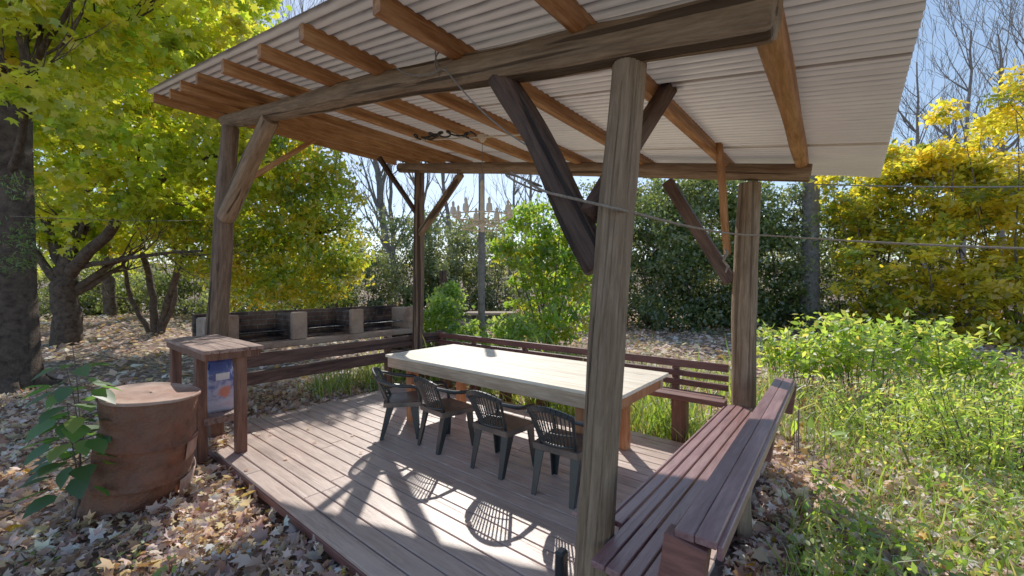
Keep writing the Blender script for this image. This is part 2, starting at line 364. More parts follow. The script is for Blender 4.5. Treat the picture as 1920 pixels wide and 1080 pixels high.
def limb_path(p0, p1, sag=.1, n=7, seed=0):
    rr = random.Random(seed); p0, p1 = Vector(p0), Vector(p1); L = (p1 - p0).length; out = []
    a = Vector([rr.uniform(-1, 1) for _ in range(3)]) * L * sag; b = Vector([rr.uniform(-1, 1) for _ in range(3)]) * L * sag * .4
    for i in range(n + 1):
        u = i / n; out.append(p0.lerp(p1, u) + a * math.sin(math.pi * u) + b * math.sin(2 * math.pi * u))
    return out
def branchy(mb, p, d, L, r, depth, rr, n=6, spread=.6, gravity=.08, minr=.004, sides=7):
    """recursive limb"""
    pts = [Vector(p)]; rad = [r]; cur = Vector(p); dd = Vector(d).normalized()
    for i in range(n):
        dd = (dd + Vector([rr.gauss(0, .09) for _ in range(3)]) + Vector((0, 0, gravity))).normalized()
        cur = cur + dd * L / n; pts.append(cur.copy()); rad.append(max(minr, r * (1 - .62 * (i + 1) / n)))
    mb.tube(pts, rad, sides if r > .03 else 4, cap=False)
    if depth > 0:
        for k in range(rr.randint(3, 5)):
            i = rr.randint(2, n); q = Vector([rr.gauss(0, 1) for _ in range(3)]); q = (q - dd * q.dot(dd)).normalized()
            branchy(mb, pts[i], dd + q * spread * rr.uniform(.6, 1.3), L * rr.uniform(.4, .68), rad[i] * .6, depth - 1, rr, n, spread, gravity, minr, sides)

def stems_for(mb, base, blobs, k, r, rr, sub=3):
    for i in range(k):
        b = blobs[rr.randrange(len(blobs))]
        e = (b[0] + rr.uniform(-.7, .7) * b[3], b[1] + rr.uniform(-.7, .7) * b[4], b[2] + rr.uniform(-.2, .8) * b[5])
        p = limb_path((base[0] + rr.uniform(-.3, .3) * r * 8, base[1] + rr.uniform(-.3, .3) * r * 8, base[2]), e, .07, 8, rr.random())
        mb.tube(p, [r * (1 - .8 * j / 8) for j in range(9)], 6, cap=False)
        for s in range(sub):
            j = rr.randint(3, 8); q = p[j] + Vector([rr.uniform(-.5, .5) * b[3], rr.uniform(-.5, .5) * b[4], rr.uniform(0, .6) * b[5]])
            mb.tube(limb_path(p[j], q, .1, 4, rr.random()), [r * .4, r * .32, r * .24, r * .16, r * .1], 4, cap=False)

def bush(name, label, cat, px, f, blobs, n, size, cols, w=None, mat=None, tpl=KITE, group=None, stems=8, r=.03, seed=0, **kw):
    x, y = site(px, f); base = (x, y, GZ - .05)
    t = thing(name, label, cat, base, group); mb = MB(); rr = random.Random(seed)
    stems_for(mb, base, blobs, stems, r, rr); mb.build('stem', M_twig, t)
    crown('foliage', blobs, n, size, cols, w, mat, t, tpl, **kw); return t

# ================================================================ GROUND
def ground():
    xs = np.unique(np.concatenate([np.linspace(-400, -30, 20), np.linspace(-30, 14, 150), np.linspace(14, 400, 20)]))
    ys = np.unique(np.concatenate([np.linspace(-60, -4, 10), np.linspace(-4, 30, 120), np.linspace(30, 500, 22)]))
    X, Y = np.meshgrid(xs, ys, indexing='ij')
    Z = GZ + .03 * np.sin(X * 1.3 + 1) * np.cos(Y * 1.1) + .02 * np.sin(X * 3.1 + Y * 2.3)
    for (cx, cy, r, h) in MOUNDS: Z = Z + h * np.exp(-(((X - cx) ** 2 + (Y - cy) ** 2) / r ** 2))
    FW = -X * SY + Y * CY; Z = Z + 5.5 / (1 + np.exp(-(FW - 52) / 5.0)) * (FW > 20)
    Z = Z - .05 * ((X > -6) & (X < -.9) & (Y > 1.2) & (Y < 4.6))
    V = np.stack([X, Y, Z], -1).reshape(-1, 3); ny = len(ys)
    F_ = [(i * ny + j, (i + 1) * ny + j, (i + 1) * ny + j + 1, i * ny + j + 1) for i in range(len(xs) - 1) for j in range(ny - 1)]
    me = bpy.data.meshes.new('ground'); me.from_pydata(V.tolist(), [], F_); me.polygons.foreach_set('use_smooth', [True] * len(F_))
    m, nt, out = newmat('leaf_strewn_earth'); v, o = coords(nt)
    g = noise(nt, o, 14, 8, .7); c = ramp(nt, g, [(.3, (.035, .024, .018)), (.5, (.13, .085, .062)), (.7, (.30, .22, .18))])
    vo = nt.nodes.new('ShaderNodeTexVoronoi'); vo.inputs['Scale'].default_value = 11; nt.links.new(o, vo.inputs['Vector'])
    lc = ramp(nt, vo.outputs['Color'], [(.2, (.12, .075, .055)), (.5, (.30, .21, .17)), (.8, (.44, .34, .28))]); c = mix(nt, .6, c, lc)
    big = noise(nt, o, .35, 5, .6); gr = ramp(nt, big, [(.50, (0, 0, 0)), (.62, (.8, .8, .8))])
    c = mix(nt, mul(nt, gr, .5), c, (.10, .12, .035))
    finish(nt, out, c, .95, mul(nt, vo.outputs['Distance'], g, 'ADD'), .8, .03, .1)
    return tag(link('ground', me, m), kind='structure')
def gz(x, y):
    z = GZ + .03 * np.sin(x * 1.3 + 1) * np.cos(y * 1.1) + .02 * np.sin(x * 3.1 + y * 2.3)
    for (cx, cy, r, h) in MOUNDS: z = z + h * np.exp(-(((x - cx) ** 2 + (y - cy) ** 2) / r ** 2))
    return z
_m1 = site(230, 17); _m2 = site(720, 24)
MOUNDS = [(_m1[0], _m1[1], 4.5, .45), (_m2[0], _m2[1], 5, .6)]
ground()

def area_points(n, f0, f1, px0, px1, power=1.0):
    f = f0 + (f1 - f0) * rng.uniform(0, 1, n) ** power; px = rng.uniform(px0, px1, n); r = (px - 960) / F * f
    return np.stack([r * CY - f * SY, r * SY + f * CY], 1)
def off_deck(P, m=0.0): return ~((P[:, 0] > -5.72 - m) & (P[:, 0] < -.6 + m) & (P[:, 1] > 1.30 - m) & (P[:, 1] < 4.45 + m))
LC = [(.80, .58, .49), (.66, .44, .36), (.88, .70, .61), (.50, .29, .22), (.28, .15, .10), (.76, .48, .24), (.92, .80, .72), (.80, .46, .06)]
LW = [5, 5, 4, 4, 2.5, 1, 2, .35]
def litter(name, n, f0, f1, px0, px1, tpl, size, tilt, lift, cols=LC, w=LW, keep=None, power=.6):
    P = area_points(n, f0, f1, px0, px1, power); P = P[off_deck(P)]
    if keep is not None: P = P[keep(P)]
    n = len(P); z = gz(P[:, 0], P[:, 1]) + .012 + rng.uniform(0, lift, n)
    pos = np.concatenate([P, z[:, None]], 1)
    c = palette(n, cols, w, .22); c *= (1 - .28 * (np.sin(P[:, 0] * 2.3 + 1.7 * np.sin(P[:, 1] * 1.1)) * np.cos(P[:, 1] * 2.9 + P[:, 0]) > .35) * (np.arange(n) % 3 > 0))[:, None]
    return pos, rotations(n, tilt), size * np.clip(rng.lognormal(-.12, .38, n), .3, 1.9), c
def patchy(P, s=1.0, t=.0, ph=0):
    return (np.sin(P[:, 0] * 1.7 * s + ph) * np.cos(P[:, 1] * 1.3 * s + ph) + .6 * np.sin(P[:, 0] * 3.9 * s + P[:, 1] * 2.7 * s) + rng.normal(0, .5, len(P))) > t
def right_green(P):   # more grass, fewer leaves right of the bench
    g = (P[:, 0] > -.3) & (P[:, 1] > 2.2) & (P[:, 1] < 9)
    return ~g | (rng.uniform(size=len(P)) < .6)
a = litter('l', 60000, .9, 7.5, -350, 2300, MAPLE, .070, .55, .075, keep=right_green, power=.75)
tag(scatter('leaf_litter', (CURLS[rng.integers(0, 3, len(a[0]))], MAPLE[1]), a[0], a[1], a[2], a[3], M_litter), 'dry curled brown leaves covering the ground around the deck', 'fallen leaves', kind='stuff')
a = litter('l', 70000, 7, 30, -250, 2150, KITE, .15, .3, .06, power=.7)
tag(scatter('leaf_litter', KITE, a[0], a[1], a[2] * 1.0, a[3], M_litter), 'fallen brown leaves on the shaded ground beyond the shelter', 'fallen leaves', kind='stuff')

n = 60; P = rng.uniform([-5.6, 1.35], [-1.1, 4.35], (n, 2)); P[:30, 0] = rng.uniform(-5.68, -4.9, 30); P[:24, 1] = rng.uniform(1.33, 1.9, 24)
tag(scatter('deck_leaves', MAPLE, np.concatenate([P, np.full((n, 1), .012)], 1), rotations(n, .12), .045 * rng.uniform(.4, 1.3, n), palette(n, LC, LW, .2), M_litter), 'few dry leaves blown onto the deck boards', 'fallen leaves', kind='stuff')
n = 420; P = np.stack([-5.85 + 1.1 * rng.beta(1.2, 1.6, n), 1.27 + .42 * rng.beta(1, 2.2, n)], 1); P = P[(P[:, 0] + 5.85) / 1.15 + (P[:, 1] - 1.27) / .55 < 1.05]; n = len(P)
tag(scatter('leaf_drift', (CURLS[rng.integers(0, 3, n)], MAPLE[1]), np.concatenate([P, (.012 + rng.uniform(0, .05, n))[:, None]], 1), rotations(n, .4), .08 * rng.uniform(.5, 1.3, n), palette(n, LC, LW, .2), M_litter), 'drift of dry leaves heaped over the left corner of the deck', 'fallen leaves', kind='stuff')
mb = MB(); rr = random.Random(77); P = area_points(420, 1.5, 9, -100, 2000, .8); P = P[off_deck(P, .1)]
for q in P:
    a = rr.uniform(0, 6.28); L_ = rr.uniform(.08, .4); z = float(gz(q[0], q[1])) + rr.uniform(.02, .08); mb.tube(limb_path((q[0], q[1], z), (q[0] + L_ * math.cos(a), q[1] + L_ * math.sin(a), z + rr.uniform(-.02, .05)), .08, 4, rr.random()), [.004, .0045, .004, .003, .002], 4)
tag(mb.build('fallen_twigs', M_twig), 'thin dead twigs lying among the leaves', 'twigs', kind='stuff')
GC = [(.22, .36, .05), (.32, .46, .07), (.14, .24, .04), (.44, .50, .11), (.48, .46, .2)]
def grass(n, reg, size, label, cols=GC, w=[4, 4, 3, 2, 1], tilt=.28):
    Ps = []
    for (x0, x1, y0, y1, k) in reg:
        q = rng.uniform(0, 1, (int(n * k), 2)) * [x1 - x0, y1 - y0] + [x0, y0]; q = q + rng.normal(0, .04, q.shape); Ps.append(q)
    P = np.concatenate(Ps); P = P[off_deck(P, .02)]; P = P[patchy(P, 1.0, -.25)]; n = len(P)
    pos = np.concatenate([P, gz(P[:, 0], P[:, 1])[:, None] - .01], 1)
    return tag(scatter('grass', BLADE, pos, rotations(n, tilt), size * rng.lognormal(-.15, .4, n), palette(n, cols, w, .2), M_grass), label, 'grass', kind='stuff')
grass(1, [(-.35, 1.8, 2.3, 4.4, 4200), (1.0, 4.8, 3.0, 8, 4500), (-.4, 1.6, 4.2, 7, 4200)], .17, 'long grass and weeds growing beside the painted bench')
grass(1, [(-5.9, -.9, 4.5, 5.6, 9000), (-8.3, -5.8, 4.6, 6.2, 2600), (-7.2, -5.9, 3.0, 4.3, 1100), (-5.9, .2, 5.6, 8.5, 5500)], .30, 'tall green grass behind the table and back bench')
grass(1, [(-14, 6, 8, 14, 9000)], .12, 'thin grass over the clearing behind the shelter')
# short ground cover plants on the right
P = area_points(20000, 2.0, 7.5, 1380, 2150, .8); P = P[off_deck(P, .3) & (P[:, 0] > -.25)]; P = P[patchy(P, 1.3, -.25, 1.3)]; n = len(P)
tag(scatter('ground_cover', OVAL, np.concatenate([P, (gz(P[:, 0], P[:, 1]) + rng.uniform(.01, .2, n))[:, None]], 1), rotations(n, .6), .055 * rng.uniform(.6, 1.4, n),
    palette(n, [(.24, .40, .05), (.34, .48, .07), (.14, .24, .04), (.46, .44, .14)], None, .2), M_leaf), 'low broad leaved weeds between fallen leaves on the right', 'weeds', kind='stuff')

# ================================================================ DECK
dk = thing('wooden_deck', 'low mauve brown plank deck under the shelter', 'deck', (-3.3, 2.9, -.1))
mb = MB(); y = 1.31; pitch = .1385; k = 0
while y < 4.42:
    xs = [-5.71 + random.uniform(-.012, .012)]
    c = -5.7 + random.choice([1.6, 2.4, 3.1]) + random.uniform(-.1, .1); xs += [c, -.62 + random.uniform(-.02, .02)]
    for a_, b_ in zip(xs[:-1], xs[1:]):
        mb.box(((a_ + b_) / 2, y + pitch / 2, -.0135 + random.uniform(-.0012, .0012)), (b_ - a_ - .003, pitch - .0105, .027), bev=.004)
    y += pitch; k += 1
mb.build('deck_boards', M_deck, dk)
mb = MB(); mb.box((-3.17, 1.322, -.056), (5.06, .03, .056)); mb.box((-5.69, 2.9, -.056), (.03, 3.1, .056)); mb.build('edge_board', M_benchx, dk)
mb = MB()
for x in np.arange(-5.5, -.6, .6): mb.box((x, 2.88, -.075), (.05, 3.06, .09))
mb.build('joist', M_rail, dk)
for x in (-5.55, -4.2, -2.95, -1.7, -.75):
    MB().box((x, 1.42, -.14), (.1, .1, .12)).build('deck_foot', M_postd, dk)

# ================================================================ SHELTER
sh = thing('open_shelter', 'open timber shelter of round logs with a sloping corrugated roof', 'shelter', (-3.2, 3.2, GZ))
def zt(x): return 2.84 + .185 * (-.87 - x)      # top of the two log beams
log('post', [(-6.56, 1.72, GZ - .1), (-6.34, 1.72, 1.06), (-6.04, 1.72, 2.54), (-5.80, 1.73, 3.56)], .125, .095, M_postm, sh, 1, .08, 80, cracks=[(3.2, .3, 3.6, .012, .03), (3.8, 1, 3, .010, .03), (4.3, .5, 2, .010, .03)])
log('post', [(-5.80, 4.5, GZ - .1), (-5.79, 4.5, 1.5), (-5.73, 4.5, 3.58)], .10, .085, M_postm, sh, 2, .07)
C_ = log('post', [(-1.015, 1.85, -.03), (-.954, 1.85, .83), (-.90, 1.85, 1.6), (-.805, 1.85, 2.69)],   .092, .077, M_post, sh, 3, .05, 150, cracks=[(3.12, .0, 2.75, .016, .022), (4.15, .9, 2.72, .014, .02), (3.75, .1, 1.2, .010, .018), (3.45, 1.5, 2.3, .009, .016), (2.7, .6, 1.9, .010, .02), (4.5, .1, .9, .012, .02), (3.95, 2.1, 2.7, .02, .03)], knots=[(3.45, 2.38, .022), (3.8, 1.93, .020), (3.9, .42, .035), (3.3, 1.1, .018)])
D_ = log('post', [(-.86, 4.76, GZ - .1), (-.85, 4.76, 1.2), (-.80, 4.76, 2.68)], .118, .10, M_post, sh, 4, .05, 110, cracks=[(3.1, .3, 2.9, .014, .024), (3.7, .6, 2.4, .012, .02), (4.0, 1.6, 2.9, .010, .02), (2.7, .9, 1.9, .010, .02)], knots=[(3.4, 1.4, .025), (3.3, 2.2, .022)])
tag(C_, 'thick cracked weathered post nearest the viewer'); tag(D_, 'pale weathered post at the far bench corner')
log('beam', [(-6.15, 1.79, 3.72), (-4.7, 1.80, 3.47), (-2.85, 1.80, 3.15), (-1.3, 1.83, 2.86), (-.22, 1.83, 2.67)], .085, .103, M_beam, sh, 5, .07, 110, cracks=[(k * .7 + .2, .2 + (k * 1.7) % 2.5, 3.2 + (k * 1.3) % 3, .011, .022) for k in range(9)], knots=[(k * 1.1, .5 + k * .8, .028) for k in range(7)])
log('beam', [(-6.25, 4.48, 3.74), (-4.3, 4.52, 3.40), (-2, 4.65, 2.99), (-.3, 4.77, 2.70)], .085, .082, M_beam, sh, 6, .05)
# braces
log('brace', [(-1.58, 1.82, 2.86), (-1.27, 1.84, 2.35), (-.965, 1.87, 1.74)], .072, .078, M_postd, sh, 7, .06, 80, cracks=[(k * 1.05, .05, 1.25, .009, .03) for k in range(6)])
timber('brace', (-.95, 2.86, 3.02), (-1.01, 1.84, 2.0), .075, .10, M_postd, sh, 8)
timber('brace', (-1.62, 4.76, 2.82), (-.97, 4.76, 1.68), .10, .12, M_postd, sh, 9)
timber('brace', (-.97, 4.22, 2.99), (-.99, 4.72, 1.98), .06, .075, M_raft, sh, 10)
log('brace', [(-4.74, 1.78, 3.40), (-5.35, 1.76, 3.02), (-5.98, 1.73, 2.48)], .085, .10, M_beam, sh, 11, .08)
timber('brace', (-5.62, 2.66, 3.62), (-5.95, 1.80, 2.84), .05, .06, M_raft, sh, 12)
log('brace', [(-4.72, 4.52, 3.38), (-5.2, 4.5, 2.95), (-5.74, 4.5, 2.50)], .06, .065, M_beam, sh, 13, .06)
timber('brace', (-5.76, 3.74, 3.66), (-5.77, 4.44, 2.9), .06, .075, M_postd, sh, 14)
# rafters lie on the beams and run along y
RX = [-6.72, -6.1, -5.48, -4.88, -4.10, -3.33, -2.66, -1.86, -1.02]
for i, x in enumerate(RX):
    b = zt(x); yb = 4.72 + .06 * i
    timber('rafter', (x, 1.19 + random.uniform(-.03, .03), b + .055), (x, yb, b + .055), .065, .11, M_raft, sh, 20 + i)
M_, L_ = frame((-.36, 1.25, zt(-.36) + .05), (-.36, 5.0, zt(-.36) + .05)); 
log('rafter', [(-.27, 1.2, zt(-.3) + .055), (-.375, 5.0, zt(-.36) + .045)], .064, .052, M_raft, sh, 33, .10, 8)
def zs(x): return zt(x) + .122
def yback(x): return 4.85 + .118 * (x + 6.8)
edges = [1.14, 1.95, 2.76, 3.57, 4.38, None]
for s_ in range(5):
    vs = []; fs = []; nx = 26; x0, x1 = -6.86, .22
    y0, y1 = edges[s_] - .03, edges[s_ + 1]
    ny = 96 if s_ < 4 else 176
    for i in range(nx + 1):
        x = x0 + (x1 - x0) * i / nx; ye = (y1 if y1 is not None else yback(x))
        for j in range(ny + 1):
            u = j / ny; y = min(ye, y0 + ((1.62 if s_ == 4 else ye - y0)) * u); z = zs(x) + .0135 * math.cos(2 * math.pi * y / .076) + .003 * s_ * 0 + (.002 if (j < 4) else 0) + .006 * math.sin(x * .9)
            vs.append((x, y, z))
    for i in range(nx):
        for j in range(ny): a0 = i * (ny + 1) + j; fs.append((a0, a0 + 1, a0 + ny + 2, a0 + ny + 1))
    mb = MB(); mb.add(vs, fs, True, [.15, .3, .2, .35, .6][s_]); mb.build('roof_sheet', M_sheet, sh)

# ================================================================ TABLE
tb = thing('dining_table', 'long pale pine table in the middle of the deck', 'table', (-2.93, 3.54, 0))
mb = MB()
for i in range(7): mb.box((-2.93, 3.02 + .163 * i + .0815 - .035, .775), (3.09 + random.uniform(-.004, .004), .1615, .03), bev=.002)
mb.build('tabletop', M_table, tb)
for y in (3.005, 4.08): MB().box((-2.93, y, .70), (3.0, .035, .118)).build('apron', M_apron, tb)
for x in (-4.40, -1.46): MB().box((x, 3.5425, .70), (.035, 1.035, .118)).build('apron', M_tleg, tb)
for x in (-4.14, -1.78):
    for y in (3.14, 3.96): MB().box((x, y, .3785), (.105, .105, .757)).build('leg', M_tleg, tb)
log_m = MB(); log_m.box((-2.96, 3.14, .70), (2.24, .04, .09)); log_m.build('stretcher', M_tleg, tb)

# ================================================================ CHAIRS
def chair():
    t = thing('plastic_armchair', '', 'chair', (0, 0, 0), 'slatted dark plastic armchairs along the near side of the table')
    # seat: curved plate
    vs = []; fs = []; nx, ny = 12, 12
    for lay in (0, -.012):
        for i in range(nx + 1):
            for j in range(ny + 1):
                u = i / nx * 2 - 1; v = j / ny; w = .205 + .03 * v
                vs.append((u * w, .0 + .40 * v, .395 - .018 * (1 - u * u) * math.sin(math.pi * min(1, v * 1.1)) + .012 * v - .03 * max(0, v - .85) * 5 * .6 + lay))
    N = (nx + 1) * (ny + 1)
    for i in range(nx):
        for j in range(ny):
            a = i * (ny + 1) + j; q = (a, a + ny + 1, a + ny + 2, a + 1); fs.append(q); fs.append(tuple(k + N for k in q[::-1]))
    mb = MB(); mb.add(vs, fs, True)
    mb.board((-.2, .0, .375), (.2, .0, .375), .012, .05); mb.board((-.232, .392, .368), (.232, .392, .368), .012, .05)
    mb.board((-.203, .0, .375), (-.232, .39, .375), .012, .05); mb.board((.203, .0, .375), (.232, .39, .375), .012, .05)
    mb.build('seat', M_seat, t)
    # backrest: curved slatted panel under an arched top rail
    def bp(u, h):   # u -1..1, h 0..1
        w = .155 + .045 * h; y = -.015 - .125 * h + .055 * (u * u); return Vector((u * w, y, .41 + (.335 - .055 * u * u * h) * h))
    mb = MB(); ns = 12
    for k in range(ns):
        u = -0.86 + 1.72 * k / (ns - 1)
        pts = [bp(u, h) for h in np.linspace(.05, .90, 6)]
        for a, b in zip(pts[:-1], pts[1:]): mb.board(a, b, .0135, .009, up=(0, 1, 0), bev=.002)
    for k in (-1, 1):
        pts = [bp(k, h) for h in np.linspace(-.05, .95, 7)]; mb.tube(pts, .014, 6)
    for h in (.03, .34):
        pts = [bp(u, h) for u in np.linspace(-1, 1, 9)]; mb.tube(pts, .011 if h < .1 else .006, 6)
    pts = [bp(u, .93) for u in np.linspace(-1.04, 1.04, 11)]
    for a, b in zip(pts[:-1], pts[1:]): mb.board(a, b, .045, .018, up=(0, 1, 0), bev=.006)
    mb.build('backrest', M_chair, t)
    for s in (-1, 1):
        P = [(s * .205, -.075, .655), (s * .245, -.02, .635), (s * .268, .08, .602), (s * .272, .2, .585), (s * .262, .30, .575), (s * .25, .345, .55), (s * .24, .365, .48), (s * .232, .375, .40)]
        mb = MB(); R_ = [.014, .017, .02, .02, .02, .019, .018, .018]
        mb.tube(P, R_, 8); mb.build('armrest', M_chair, t)
        for (x0, y0, x1, y1, w0) in ((s * .20, .035, s * .165, -.02, .062), (s * .225, .355, s * .215, .345, .066)):
            # L-section tapered leg
            top = Vector((x0, y0, .395)); bot = Vector((x1 + s * .025, y1 + (-.03 if y0 < .1 else .03), .0)); vs = []; fs = []
            for (c, w) in ((bot, .04), (top, w0 * 1.35)):
                dy = 1 if y0 > .1 else -1
                vs += [c + Vector((s * 0.0, 0, 0)), c + Vector((-s * w, 0, 0)), c + Vector((-s * w, -dy * .012, 0)), c + Vector((-s * .012, -dy * .012, 0)), c + Vector((-s * .012, -dy * w, 0)), c + Vector((0, -dy * w, 0))]
            for k in range(6): fs.append((k, (k + 1) % 6, 6 + (k + 1) % 6, 6 + k))
            fs += [(0, 1, 2, 3), (0, 3, 4, 5), (6, 7, 8, 9), (6, 9, 10, 11)]
            mb = MB(); mb.add(vs, fs); mb.build('leg', M_chair, t)
    return t
ch = chair(); ch.rotation_mode = 'XYZ'
def cm(x, y, a): return Matrix.Translation((x, y, .001)) @ Matrix.Rotation(math.radians(a), 4, 'Z')
spots = [(-1.765, 2.68, 2, 'dark slatted chair partly hidden by the thick near post'),
         (-2.47, 2.70, -1, 'dark slatted chair second from the thick near post'),
         (-3.28, 2.72, -7, 'dark slatted chair next to the one turned sideways'),
         (-3.99, 2.66, -38, 'dark slatted chair turned sideways at the far left table leg')]
for i, (x, y, a, lb) in enumerate(spots):
    if i == 0: ch['label'] = lb
    else: copy_tree(ch, cm(x, y, a), lb)
ch.matrix_basis = cm(*spots[0][:3])

# ================================================================ BENCHES
nb = thing('long_bench', 'long mauve painted plank bench with backrest at the right edge of the deck', 'bench', (-.7, 3.2, 0), 'painted plank benches edging the deck')
mb = MB(); bx = -.985
for i, w in enumerate((.024, .07, .072, .072, .07, .07)):
    y0 = 1.98 if i < 1 else (1.66 if i > 1 else 1.70)
    y0 = 1.97 if bx + w < -.86 and i < 2 else 1.62
    y1 = 4.70 if not (-.99 < bx < -.74) else 4.63
    mb.box((bx + w / 2, (y0 + y1) / 2, .435), (w - .009, y1 - y0, .03), bev=.004); bx += w + .002
mb.build('seat', M_bench, nb)
mb = MB()
for z, dx in ((.535, 0), (.64, .03)): mb.box((-.565 + dx, 3.12, z), (.03, 3.05, .085), Euler((0, .28, 0)))
mb.build('backrest', M_bench, nb)
mb = MB()
mb.box((-.497, 3.13, .748), (.068, 3.16, .03), Euler((0, .0, .02))); mb.box((-.424, 3.13, .752), (.072, 3.16, .03), Euler((0, .0, .02))); mb.box((-.380, 3.13, .725), (.020, 3.14, .05), Euler((0, 0, .02)))
mb.build('backrest_cap', M_bench, nb)
for y in (1.58, 3.3, 4.62):
    MB().box((-.475, y, .60), (.15, .08, .27), Euler((0, .12, 0))).build('backrest_post', M_benchx, nb)
for y in (2.05, 4.5):
    MB().box((-.78, y, .21), (.30, .09, .415)).build('leg', M_sidel, nb)
log('leg', [(-.60, 3.32, GZ - .05), (-.60, 3.34, .42)], .066, .062, M_post, nb, 41)

bb = thing('long_bench', 'dark red plank bench with slatted backrest behind the table', 'bench', (-3.4, 4.7, 0), 'painted plank benches edging the deck')
mb = MB(); mb.box((-3.48, 4.61, .45), (5.0, .14, .055)); mb.box((-3.48, 4.765, .45), (4.9, .14, .055)); mb.build('seat', M_benchx, bb)
for z in (.735, .62, .515): MB().box((-3.49, 5.03, z), (4.9, .035, .088 if z > .7 else .068)).build('backrest_rail', M_benchx, bb)
for x in (-1.62, -2.75, -3.9, -5.0, -5.85): MB().box((x, 5.075, .42), (.08, .05, .66)).build('backrest_post', M_benchx, bb)
for x in (-1.43, -3.24, -3.9, -4.52, -5.2, -5.75): MB().box((x, 4.62, .14), (.15, .12, .56)).build('leg', M_sidel, bb)

# small black socket box beside the near post
MB().box((-1.19, 1.87, .17), (.055, .07, .15), bev=.015).build('black_box', M_black); tag(bpy.data.objects['black_box'], 'small black plastic box beside the foot of the near post', 'box')

# ================================================================ FENCE RAILS, BARBECUE, COUNTER
fn = thing('rail_fence', 'rough dark two rail fence along the far left end of the deck', 'fence', (-5.85, 3.2, GZ))
timber('rail', (-5.86, 1.55, .70), (-5.86, 5.2, .70), .05, .175, M_rail, fn, 51, .012)
timber('rail', (-5.86, 1.45, .465), (-5.86, 5.2, .475), .05, .165, M_rail, fn, 52, .012)
for y in (4.02, 5.1, 1.62): timber('post', (-5.95, y, GZ - .05), (-5.95, y, .80), .10, .09, M_sidel, fn, 53 + int(y))

bq = thing('brick_barbecue', 'long sooty brick barbecue with three open fire bays behind the rail fence', 'barbecue', (-6.75, 3.3, GZ))
mb = MB(); mb.box((-6.78, 3.27, .79), (.86, 3.5, .09), bev=.012); mb.build('counter_slab', M_brick, bq)
for y in (1.89, 2.80, 3.74, 4.90): 
    MB().box((-6.74, y, 1.025), (.50, .20, .38), bev=.012).build('pillar', M_soot if y < 4.5 else M_brick, bq)
    MB().box((-6.44, y, 1.04), (.10, .215, .41), bev=.015).build('pillar_face', M_brick, bq)
MB().box((-7.06, 3.3, 1.04), (.14, 3.3, .41), bev=.01).build('back_wall', M_soot, bq)
for y in (2.3, 3.27, 4.32):
    mb = MB()
    for k in range(9): mb.tube([(-6.93, y - .34 + k * .085, .98), (-6.5, y - .34 + k * .085, .98)], .006, 5)
    mb.tube([(-6.93, y - .38, .98), (-6.93, y + .38, .98)], .008, 5); mb.tube([(-6.5, y - .38, .98), (-6.5, y + .38, .98)], .008, 5)
    mb.build('fire_grate', M_black, bq)
    MB().box((-6.8, y, .85), (.5, .75, .025), bev=.01).build('ash_bed', M_soot, bq)
MB().box((-6.9, 1.9, .30), (.6, .35, .92)).build('base_pier', M_soot, bq); MB().box((-6.8, 4.95, .30), (.7, .28, .92)).build('base_pier', M_soot, bq)
tag(MB().box((-6.6, 1.70, 1.03), (.4, .17, .37), bev=.02).build('concrete_block', M_conc), 'pale concrete block at the left end of the barbecue', 'block')

ct = thing('side_counter', 'tall small plank counter with a lower shelf beside the rusty drum', 'side table', (-5.3, 1.4, 0))
mb = MB()
for i in range(4): mb.box((-5.265, 1.195 + .125 * i, 1.035), (1.46 + random.uniform(-.01, .01), .122, .035), bev=.004)
mb.build('tabletop', M_side, ct)
mb = MB(); mb.box((-5.265, 1.16, .985), (1.4, .03, .065)); mb.box((-5.265, 1.60, .985), (1.4, .03, .065)); mb.box((-4.58, 1.38, .985), (.03, .41, .065)); mb.box((-5.95, 1.38, .985), (.03, .41, .065)); mb.build('apron', M_sidel, ct)
for (x, y, z0) in ((-4.68, 1.47, .0), (-4.9, 1.20, GZ - .05), (-5.93, 1.22, GZ - .05), (-5.93, 1.52, GZ - .05)):
    timber('leg', (x, y, z0), (x, y, .955), .10, .09, M_sidel, ct, int(-x * 10))
mb = MB(); mb.box((-5.15, 1.38, .32), (.62, .34, .07)); mb.build('shelf', M_side, ct)
MB().box((-5.2, 1.40, .13), (.14, .12, .30)).build('shelf_support', M_sidel, ct)

